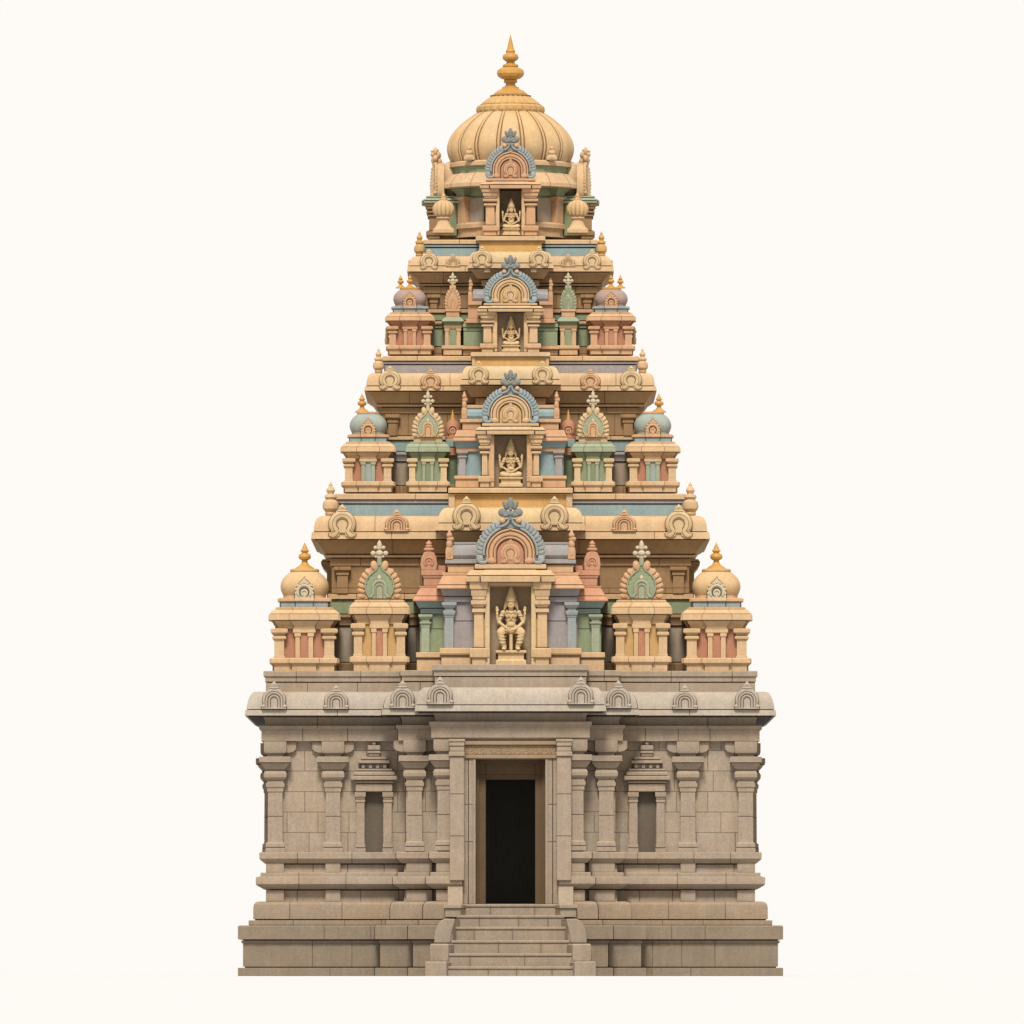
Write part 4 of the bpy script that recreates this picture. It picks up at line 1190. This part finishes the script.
for sx in (-1, 1):
    p = MB(); blocks(p, sx * 35.4, sx * 38.6, 152 + 4.6, 140, 356.8, 365.6, 'cream'); p.build('terrace_post', T)
    kudu(E2, sx * 120.8, HW + 16.6, 388.8, 22, 'curl', 'cream_light', 24)
    k = kudu(E2, sx * 80, HW + 16.6, 388.6, 20.5, 'curl', 'peach', 20.5); k['label'] = 'pinkish horseshoe arch'
    kudu(E2c, sx * 31.8, 152 + 16.6, 384, 20.5, 'curl', 'cream_light', 23)
    m = MB(); urn(m, sx * 132.4, HW - 1, 371, 346, 5.6, 'cream', 'cream'); m.build('terrace_urn', T)
KIT2 = dict(KIT, panel='rust', beam='peach', pil='cream', pil2='sage', neck='blue', lip='salmon', dome='blue_dome', cap='salmon', kudu='peach', door='blue_dome')
YB2 = 491.9
put_shrines(U, .775, .785, KIT2, 'dome', 142.4, 142, YB2, 'corner_shrine', 'corner shrine with blue-grey dome', {-6.4: (.74, .66)})
m2 = dict(KIT, beam='moss', eave='sage', panel='green', pil='cream_light', pil2='sage', door='moss')
a, b = put_shrines(U, .63, .78, m2, 'flat', 82.6, 150, YB2, 'gable_shrine', 'green shrine with small leafy gable')
for r in (a, b):
    q = MB(); blocks(q, -14.4, 14.4, 12, -12, HZ - 54.6, HZ - 49.6, 'cream'); q.build('gable_plinth', r, U, world=False)
    leaf_gable(r, U, (0, -13 * U, 54.6 * U), ('cream_light', 'sage', 'cream_light', 'peach', 'ivory'), .79, .73)
for s in (-1, 1):
    X = lambda px: (px - CX) * (1 if s < 0 else -1)
    D = 180
    m = MB()
    blocks(m, X(455.4), X(480), D, 128, 480.6, 488, 'peach'); slope(m, X(456), X(480), D, 128, [(1.2, 476.2), (1.5, 476.8), (1.5, 479), (.4, 480.4)], 'peach')
    blocks(m, X(457.6), X(481), D - 5, 128, 452, 476.4, 'blue', .1)
    slope(m, X(456.4), X(481), D - 3, 128, [(2.6, 441.4), (1.2, 445), (.4, 448.4)], 'blue')
    blocks(m, X(456.4), X(481), D - 2.4, 128, 448.6, 452, 'peach', .3)
    b = m.build('pastel_bay', T, label='blue bay with lavender pilaster and salmon eave')
    m = MB(); lesser_pilaster(m, X(459), X(465.6), D - 4, 455, 476.4, 'lavender', [(451.4, 454.8, 2.4), (456.2, 458.8, 1.3)]); m.build('bay_pilaster', b)
    m = MB()
    slope(m, X(457.4), X(481), D, 128, [(-.5, 430.4), (.6, 431), (3, 437.4), (4.2, 440.4), (4, 441.6)], 'salmon')
    line(m, X(457.4), X(481), D, 128, 3.3, 437.6)
    blocks(m, X(462.4), X(481), D - 2, 128, 423.4, 430.4, 'salmon')
    blocks(m, X(460.2), X(484), D, 128, 419.4, 423, 'peach')
    m.build('bay_eave', b)
    z0 = zz(419.4); m = MB()
    m.xprism([(-D + 3, z0), (-D + 1.4, z0 + 3), (-D + 1.8, z0 + 7), (-D + 5, z0 + 10), (-132, z0 + 10), (-132, z0)], X(466), X(486), 'blue')
    blocks(m, X(466), X(486), D - 4, 132, 405.2, 408.6, 'peach'); blocks(m, X(466), X(486), D - 5, 132, 408.6, 410, 'blue', .1)
    m.build('barrel_roof', b)
    m = MB(); side_figure(m, X(464.4), D - 2, 419.4, 392, 6.6, 'salmon'); m.build('roof_figure', b)
    D = 158                                            # small rust dome between the bays
    m = MB()
    blocks(m, X(446.6), X(459), D, 120, 446.8, 455, 'rust'); blocks(m, X(445.8), X(459), D + 1, 120, 439, 446.6, 'teal')
    blocks(m, X(446), X(459), D - 4, 120, 455, 492, 'moss', .1)
    blocks(m, X(444.6), X(459), D, 120, 484, 492, 'tan_wall')
    m.lathe(X(452.6), -D + 7, [(7.4, zz(439)), (7.4, zz(436)), (7, zz(435.4)), (7.4, zz(430)), (7.2, zz(426)), (5.6, zz(421.4)), (3, zz(419))], 'rust', 24)
    b = m.build('little_dome', T, label='small rust dome with a spike')
    m = MB(); m.sweep([(X(452.6) + p, z) for p, z in arc(0, zz(430), 4.6, -40, 220, 16)], -D - .6, .7, .7, 'rust'); m.sweep([(X(452.6) + p, z) for p, z in arc(0, zz(430.6), 2.4, -60, 240, 14)], -D - .4, .7, .7, 'salmon'); m.build('dome_arch', b)
    m = MB(); m.lathe(X(452.6), -D + 7, [(2.6, zz(419.4)), (2.0, zz(417.6)), (1.2, zz(413)), (.15, zz(408.4))], 'gilt', 14); m.build('finial', b)
U = scale_at(190)
niche(487, 190, .795, .635, 16.3, 5.4, ('cream', 'cream', None, 'peach', 'ochre'), ('mist', 'cream', 'ochre', 'cream', 'iron', 'peach'), gs=(.83, .80), label='niche under a cream and blue gable', deep=18)
statue(U * .8, (0.3 * U, -180 * U, CAMZ + zz(486.6) * U), 'lotus', 'cross-legged stone statue in the niche directly above the lowest one, between blue panels', 29.4, 11.8)
bpy.context.view_layer.update()

# ------------------------------------------------------------------- third storey
U = scale_at(120)
HW = 86.5
storey(HW, [
    ('storey_wall', [
        ('tan_wall', [(0, 291), (0, 307)]),
        ('peach', bx(3, 307, 311.4)),
        ('green', [(1, 311.4), (1, 319)]),
        ('peach', [(3, 319), (3, 322), (1.4, 324.4)]),
        ('green', [(1.6, 324.4), (1.6, 326), (0, 326.4), (0, 345)]),
        ('tan_wall', [(3, 345), (3.4, 347), (3.4, 355)])], {}),
    ('storey_eave', [
        ('cream', [(8, 254.8), (10.4, 255.2), (12.8, 257.4), (14.4, 260.6), (15, 265)], {'spacing': 60}),
        ('cream', [(15.6, 265), (16.4, 265.4), (17, 271)], {'spacing': 60}),
        ('tan_soffit', [(15, 271), (11, 273.6), (7.6, 278), (5.6, 281.2), (5, 282)], {'spacing': 50}),
        ('tan_soffit', [(5, 282), (5, 284.6)], {'spacing': 0}),
        ('tan_soffit', [(1.2, 284.6), (1.2, 291.4)], {'spacing': 50})], {'groove': .5}),
    ('terrace', [
        ('cream', bx(1, 237.8, 242.4), {'spacing': 70}),
        ('blue', [(-.4, 242.4), (0, 244.6), (-1, 245.6)], {'spacing': 0}),
        ('blue', [(-1.4, 245.6), (-1.4, 255)], {'spacing': 0})], {'groove': .5})])
wall_pilasters(HW, (292, 307), 'tan_wall', [77], 3.4)
CP = rect_plan(-27.4, 27.4, -108, -50)
cen = storey(27.4, [
    ('centre_wall', [('tan_wall', [(0, 285), (0, 318)], {'spacing': 0})], {'plan': CP}),
    ('centre_eave', [
        ('cream_light', [(7, 251.4), (9.4, 252), (11.8, 254), (13.4, 257.6), (14, 262), (14, 263.2)]),
        ('cream', [(14.6, 263.2), (15.2, 263.6), (15.6, 268.8)]),
        ('tan_soffit', [(13.6, 268.8), (10, 272), (7.6, 276), (5.6, 279)]),
        ('tan_soffit', [(1.6, 279), (1.6, 285.4)])], {'plan': CP, 'groove': .5}),
    ('centre_terrace', [
        ('cream', bx(7.4, 236, 240.6)),
        ('gold_band', [(5.6, 240.6), (5.2, 242), (3.8, 242.4), (3.8, 252)])], {'plan': CP, 'groove': .5})])
E3 = [o for o in COL.objects if o.name.startswith('storey_eave')][-1]; E3c = cen['centre_eave']
for sx in (-1, 1):
    p = MB(); blocks(p, sx * 20, sx * 26, 108 + 13.4, 100, 268.4, 272.6, 'cream'); p.build('eave_bracket', T)
    kudu(E3, sx * 81.7, HW + 15.6, 268.6, 18.4, 'curl', 'cream_light', 20.4)
    k = kudu(E3, sx * 57.6, HW + 15.4, 265.6, 14.4, 'flat', 'cream', 12.6)
    kudu(E3c, sx * 28.4, 108 + 14.8, 267.4, 19.6, 'curl', 'cream_light', 21)
    kudu(E3, sx * (HW + 14), 0, 267, 18, 'curl', 'cream', 14, rz=sx * pi / 2)
    m = MB(); urn(m, sx * 91.2, HW, 254.6, 229.4, 5.6, 'ochre', 'gilt'); m.build('terrace_urn', T)
KIT3 = dict(KIT, panel='rust', base='peach', beam='rust', eave='peach', pil='salmon', pil2='salmon', neck='slate', lip='slate', dome='mauve_dome', cap='gilt', kudu='salmon', door='rust')
YB3 = 354.4
put_shrines(U, .69, .655, KIT3, 'dome', 100.7, 100, YB3, 'corner_shrine', 'salmon corner shrine with mauve dome and two gilt finials', {-9.4: (.52, .46), 0: (.52, .50)})
for sx in (-1, 1):
    m = MB(); side_figure(m, sx * 123.8, 92, 343, 325, 5.2, 'ochre'); m.build('side_relief', T)
for s in (-1, 1):
    X = lambda px: (px - CX) * (1 if s < 0 else -1)
    D = 108; pink = s < 0
    m = MB(); xc = X(452.7)
    blocks(m, xc - 9.4, xc + 9.4, D, 86, 349, 354.6, 'cream'); slope(m, xc - 9.8, xc + 9.8, D, 86, [(1, 345), (1.4, 345.4), (1.4, 348), (.2, 349)], 'cream')
    blocks(m, xc - 8, xc + 8, D - 4, 86, 327, 345.2, 'cream', .1)
    blocks(m, xc - 3.2, xc + 3.2, D - 3.6, 86, 329.6, 345, 'green', .1)
    slope(m, xc - 8, xc + 8, D - 3, 86, [(1.4, 324.6), (1, 326.2), (0, 328)], 'cream')
    slope(m, xc - 8, xc + 8, D - 2, 86, [(2.4, 320.6), (1, 323), (.4, 324.6)], 'moss')
    slope(m, xc - 8, xc + 8, D - 1, 86, [(-.4, 316.4), (.4, 317), (2.6, 319.4), (3, 320.8)], 'sage')
    b = m.build('slim_shrine', T, label='slim shrine with pink plaque' if pink else 'slim shrine with pale green plaque')
    for k in (-1, 1):
        p = MB(); lesser_pilaster(p, xc + k * 4.2, xc + k * 7.6, D - 3, 330, 345.2, 'cream', [(328, 330.6, .8)]); p.build('slender_pilaster', b)
    p = MB(); c1 = 'salmon' if pink else 'peach'
    blocks(p, xc - 6.8, xc + 6.8, D - 3, 86, 311, 316.6, c1); blocks(p, xc - 7.6, xc + 7.6, D - 2, 86, 308.4, 311, c1); p.build('plaque_base', b)
    leaf_gable(b, U, (xc * U, -(D - 4) * U, CAMZ + zz(308.6) * U), ('peach', 'salmon', 'peach', 'peach', 'ivory') if pink else ('sage', 'green', 'sage', 'sage', 'ivory'), .625, .37)
    D = 118
    m = MB()
    blocks(m, X(466), X(486), D - 2, 86, 318.4, 323, 'salmon'); blocks(m, X(468), X(480), D - 5, 86, 305, 318.4, 'salmon')
    blocks(m, X(468), X(482), D - 2, 86, 301.2, 305, 'salmon')
    blocks(m, X(463.6), X(484), D - 8, 86, 331, 345.4, 'green', .2); blocks(m, X(462.6), X(484), D - 6.6, 86, 323.4, 327, 'green', .4); blocks(m, X(463.2), X(484), D - 7.4, 86, 327.4, 330.6, 'green', .4)
    blocks(m, X(461.6), X(484), D - 5, 86, 345.6, 349, 'peach', .4); blocks(m, X(463), X(484), D - 7, 86, 349.2, 355, 'tan_wall', .3)
    b = m.build('pastel_bay', T, label='green bay with salmon shelf and lavender barrel')
    z0 = zz(301.2); m = MB()
    m.xprism([(-D + 4, z0), (-D + 2.4, z0 + 3), (-D + 2.8, z0 + 7), (-D + 6, z0 + 11), (-90, z0 + 11), (-90, z0)], X(473), X(488), 'lavender'); blocks(m, X(473), X(488), D - 6, 90, 288.8, 290.6, 'lavender')
    m.build('barrel_roof', b)
    m = MB(); side_figure(m, X(470.4), D - 4, 301.2, 277.4, 5.4, 'salmon'); m.build('roof_figure', b)
U = scale_at(138)
niche(352, 138, .75, .486, 13.3, 4.4, ('cream', 'cream', None, 'cream', 'gold_band'), ('mist', 'cream', 'ochre', 'cream', 'iron', 'peach'), gs=(.775, .725), label='niche under a cream gable with green walls beside it', deep=16)
statue(U * .605, (0.5 * U, -129 * U, CAMZ + zz(351.6) * U), 'lotus', 'cross-legged stone statue in the third niche from the bottom, between green wall panels', 30.6, 10.7)

# ------------------------------------------------------------------- crown storey, dome and finial
U = scale_at(0)
m = MB()
Q = lambda mb, pr, mt, n=16: mb.lathe(0, 0, [(r, zz(y)) for r, y in pr], mt, n, a0=pi / n)
Q(m, [(58, 239), (58, 231.4), (60.4, 230.4), (60.4, 226.4), (58, 225), (54, 224.4)], 'cream')
drum_base = m.build('drum_base', T)
m = MB(); Q(m, [(51, 226), (51, 199), (54, 198), (54, 191), (57, 189)], 'green'); drum = m.build('drum', T, label='green drum below the dome')
for deg in (-58, 58, -122, 122):
    p = MB(); q = rect_plan(0, 0, -51.6, -51.6)
    p.loft(q, [(6.6, zz(225.6)), (6.6, zz(204.2)), (8, zz(203)), (9.4, zz(201.6)), (9.4, zz(199)), (7, zz(198.4))], 'peach')
    p.loft(q, [(7, zz(198.2)), (8, zz(195)), (12, zz(190.6)), (12, zz(188.4))], 'green')
    p.build('drum_pilaster', T).rotation_euler.z = radians(deg)
for deg in (-40, 40, -140, 140):
    p = MB(); p.box(-9, 9, -52.4, -47, zz(225.4), zz(200.4), 'grey_wall', .1); p.build('drum_panel', T).rotation_euler.z = radians(deg)
m = MB()
Q(m, [(57, 190.2), (70, 190.4), (71.6, 189.6), (71.4, 186), (69.4, 183.4), (66.8, 179.6), (63, 176.4), (60, 175.4)], 'cream')
for i in range(16):
    a = (i + .5) * pi / 8
    m.limb([(r * cos(a), r * sin(a), zz(y), .38) for r, y in ((71.5, 189.4), (71.2, 186), (69.2, 183.4), (66.6, 179.6), (62.8, 176.4))], 'contour', 6)
m.build('drum_eave', T)
m = MB(); Q(m, [(58.8, 176), (58.8, 168.4)], 'green'); m.build('green_band', T)
m = MB(); Q(m, [(59, 168.8), (62, 168.2), (62, 164.6), (60, 163.2), (56, 162.8)], 'cream'); m.build('dome_ring', T)
m = MB()
pr = [(57.6, 165.6), (60.4, 161), (62.4, 156.4), (63.6, 151), (63.4, 146), (62, 141), (59.6, 136), (56, 131), (51.4, 126), (45.6, 121), (39, 116.4), (33, 113), (29, 111.6)]
pr2 = []
for i in range(len(pr) - 1):
    for t in (0, .5): pr2.append(tuple(pr[i][k] * (1 - t) + pr[i + 1][k] * t for k in (0, 1)))
pr2.append(pr[-1])
m.lathe(0, 0, [(r, zz(y)) for r, y in pr2], 'dome_cream', 256, rib=(16, .075), a0=0)
dome = m.build('dome', T, label='large ribbed cream dome')
for i in range(16):                                   # raised seams in the furrows between the gores
    a = (i + .5) * 2 * pi / 16
    k = MB()
    ca, sa = cos(a), sin(a)
    path = [(r * .962, y) for r, y in pr]
    k.limb([(r * ca, r * sa, zz(y), 1.1) for r, y in path], 'dome_cream', 8)
    for e_ in (-1, 1):
        a2 = a + e_ * .034; k.limb([(r * 1.001 * cos(a2), r * 1.001 * sin(a2), zz(y), .5) for r, y in path], 'dome_line', 6)
    k.build('dome_seam', dome)
m = MB()
m.lathe(0, 0, [(r, zz(y)) for r, y in [(30, 113.6), (33.4, 113.2), (34.4, 111), (34, 107.4), (32, 105.6), (29, 105)]], 'ochre', 144, rib=(24, .035))
m.lathe(0, 0, [(r, zz(y)) for r, y in [(29.6, 105.4), (28.4, 102.8), (24, 99.4), (20.4, 97), (19.6, 95.4), (18.6, 95)]], 'ochre', 144, rib=(24, .05))
m.lathe(0, 0, [(29.4, zz(105.6)), (30.4, zz(105.4)), (30.4, zz(104.8)), (29, zz(104.6))], 'contour', 64)
m.lathe(0, 0, [(19.5, zz(96.4)), (20.6, zz(96.2)), (20.4, zz(95.6)), (19, zz(95.4))], 'contour', 64)
m.build('lotus_cap', T)
m = MB()
m.lathe(0, 0, [(r, zz(y)) for r, y in [(16.6, 95.6), (16.8, 94), (15, 92.4), (12, 90.2), (9.6, 89.6), (8.6, 88.6), (8.4, 87.4), (6.2, 86.6), (4.6, 85), (4.8, 83.4), (6.6, 82.6), (6.8, 80.6), (6, 79.8), (9.6, 78.6), (12.6, 76.4), (13.7, 73.6), (13, 70.4), (10, 68.2), (7.4, 67.4), (7.9, 66.2), (7.6, 64.8), (4.6, 63.6), (3.8, 62), (5.4, 61), (7.6, 59.2), (8.1, 57.2), (7.2, 54.8), (4.4, 53.4), (4.2, 52.6), (4.8, 51.6), (4.4, 50.2), (3.5, 49.4), (2.7, 45.4), (1.6, 40.4), (.2, 34.8)]], 'gilt', 48)
m.build('finial', T, label='large gilt finial on the dome')
for sx in (-1, 1):                                    # leaf-shaped acroteria on the ring
    m = MB(); x = sx * 41; y_ = 48
    for w, h, yy in ((5.4, 3.6, 160.6), (3.6, 3.0, 155.6), (2.0, 2.6, 151.6)): m.ell((x, -y_, zz(yy)), (w, 2.6, h), 'cream')
    m.box(x - 5.4, x + 5.4, -y_ - 2, -y_ + 3, zz(163.2), zz(160.6), 'cream'); m.build('acroterion', T)
    m = MB(); x = sx * 66.6; y_ = 70
    m.box(x - 10.6, x + 10.6, -y_ - 10.6, -y_ + 10.6, zz(238), zz(233.2), 'cream', .8)
    m.lathe(x, -y_, [(10, zz(233.3)), (8.4, zz(231.6)), (6.6, zz(228.4)), (5.6, zz(225)), (5.6, zz(223.4)), (7.2, zz(222.8)), (7.2, zz(221.4)), (6, zz(221))], 'cream', 24, power=3)
    b = m.build('little_cupola', T)
    m = MB(); m.lathe(x, -y_, [(6, zz(221.4)), (9.4, zz(219)), (11, zz(215)), (10.8, zz(211)), (8.6, zz(207.4)), (5, zz(205.2)), (3, zz(204.4))], 'dome_cream', 120, rib=(12, .17)); m.build('cupola_dome', b)
    m = MB(); m.lathe(x, -y_, [(3.6, zz(204.6)), (3.6, zz(203.2)), (2.2, zz(202)), (2.4, zz(200)), (1.2, zz(198)), (.2, zz(195.6))], 'peach', 16); m.build('finial', b)
U = scale_at(84)
niche(235.4, 84, .69, .567, 11, 3.6, ('peach', 'peach', None, 'cream', 'salmon'), ('slate', 'salmon', 'rust', 'salmon', 'iron', 'peach'), gs=(.735, .755), label='topmost niche under a salmon gable against the dome', deep=30)
statue(U * .62, (0.8 * U, -76 * U, CAMZ + zz(235) * U), 'lotus', 'smallest cross-legged stone statue in the topmost niche below the dome', 28, 10.6)
# the same niche looks out to either side; only its profile shows
before = set(COL.objects)
side = niche(235.4, 84, .69, .43, 11, 3.6, ('sage', 'tan_wall', None, 'tan_wall', 'moss'), ('cream', 'cream', 'ochre', 'cream', 'cream', 'cream'), gs=(.735, .755), name='side_niche', label='side niche of the crown storey seen edge-on', deep=30, gd=10, thick=8)
m = MB(); m.ell((0, -60, zz(176)), (15, 12.5, 20), 'cream', n=24, k=14); m.build('gable_barrel', side)
for o in kids(side):
    if o.name.startswith('crest'): o.scale.y *= 1.2
    elif o.name.startswith('leaf_border'): o.scale.y *= 1.25
m = MB()
m.limb([(0, -76.6, zz(191), 3.6), (0, -77.4, zz(181), 3.4), (0, -76.6, zz(170), 3.3), (0, -75.0, zz(161), 3.6), (0, -75.6, zz(154.5), 4.6)], 'cream', 14)
for i in range(9): m.ell((0, -80.0 + abs(i - 3) * .25, zz(190 - i * 3.3)), (2.2, 1.5, 1.7), 'cream', n=10, k=6)
m.ell((0, -74.2, zz(150)), (4.6, 4.4, 4.6), 'cream'); m.ell((0, -78.0, zz(149.2)), (3.0, 2.6, 2.6), 'cream')
m.ell((0, -78.4, zz(145.8)), (2.2, 2.0, 1.5), 'cream'); m.ell((0, -74.6, zz(145)), (2.6, 2.6, 2.0), 'cream')
m.ell((0, -72.0, zz(156)), (3.2, 3.0, 3.6), 'cream')
m.box(-6, 6, -81, -70, zz(193), zz(188.6), 'cream', .6)
m.build('carved_finial', side)
side.rotation_euler.z = pi / 2
other = copy_tree(side, T, rz=-pi / 2)

# ------------------------------------------------------------------- everything else hangs under the temple
for o in COL.objects:
    if o.parent is None and o.type == 'MESH': o.parent = T

# =================================================================== ground, light, camera
g = bpy.data.meshes.new('ground')
R = 4000.0
g.from_pydata([(-R, -R, 0), (R, -R, 0), (R, R, 0), (-R, R, 0)], [], [(0, 1, 2, 3)])
gm = bpy.data.materials.new('white_ground'); gm.use_nodes = True
gb = gm.node_tree.nodes['Principled BSDF']; gb.inputs['Roughness'].default_value = 1; gb.inputs['Specular IOR Level'].default_value = 0
GROUND = (.438, .4375, .4365)
gb.inputs['Base Color'].default_value = (*GROUND, 1)
g.materials.append(gm)
ground = bpy.data.objects.new('ground', g); COL.objects.link(ground)
ground['kind'] = 'structure'; ground['label'] = 'plain off-white ground'

w = bpy.data.worlds.new('World'); SC.world = w; w.use_nodes = True
wb = w.node_tree.nodes['Background']
wb.inputs['Color'].default_value = (*lin((254, 250, 245)), 1); wb.inputs['Strength'].default_value = 1.0
sun = bpy.data.lights.new('sun', 'SUN'); sun.energy = 5.0; sun.angle = radians(14); sun.color = (1, .965, .92)
so = bpy.data.objects.new('sun', sun); COL.objects.link(so)
el, az = radians(53), radians(-3)                    # from the front, a little to the left
dirv = Vector((sin(az) * cos(el), -cos(az) * cos(el), sin(el)))
so.rotation_euler = dirv.to_track_quat('Z', 'Y').to_euler(); so.location = dirv * 60

cam = bpy.data.cameras.new('camera'); co = bpy.data.objects.new('camera', cam); COL.objects.link(co)
co.location = (0, FRONT - DIST, CAMZ); co.rotation_euler = (pi / 2, 0, 0)
cam.sensor_width = 36; cam.lens = 36 * DIST / (1024 / S)
cam.shift_x = (512 - CX) / 1024; cam.shift_y = (HZ - 512) / 1024
cam.clip_start = 1; cam.clip_end = 12000
SC.camera = co
vs = SC.view_settings
vs.view_transform = 'Standard'; vs.look = 'None'; vs.exposure = 0; vs.gamma = 1; vs.use_curve_mapping = False
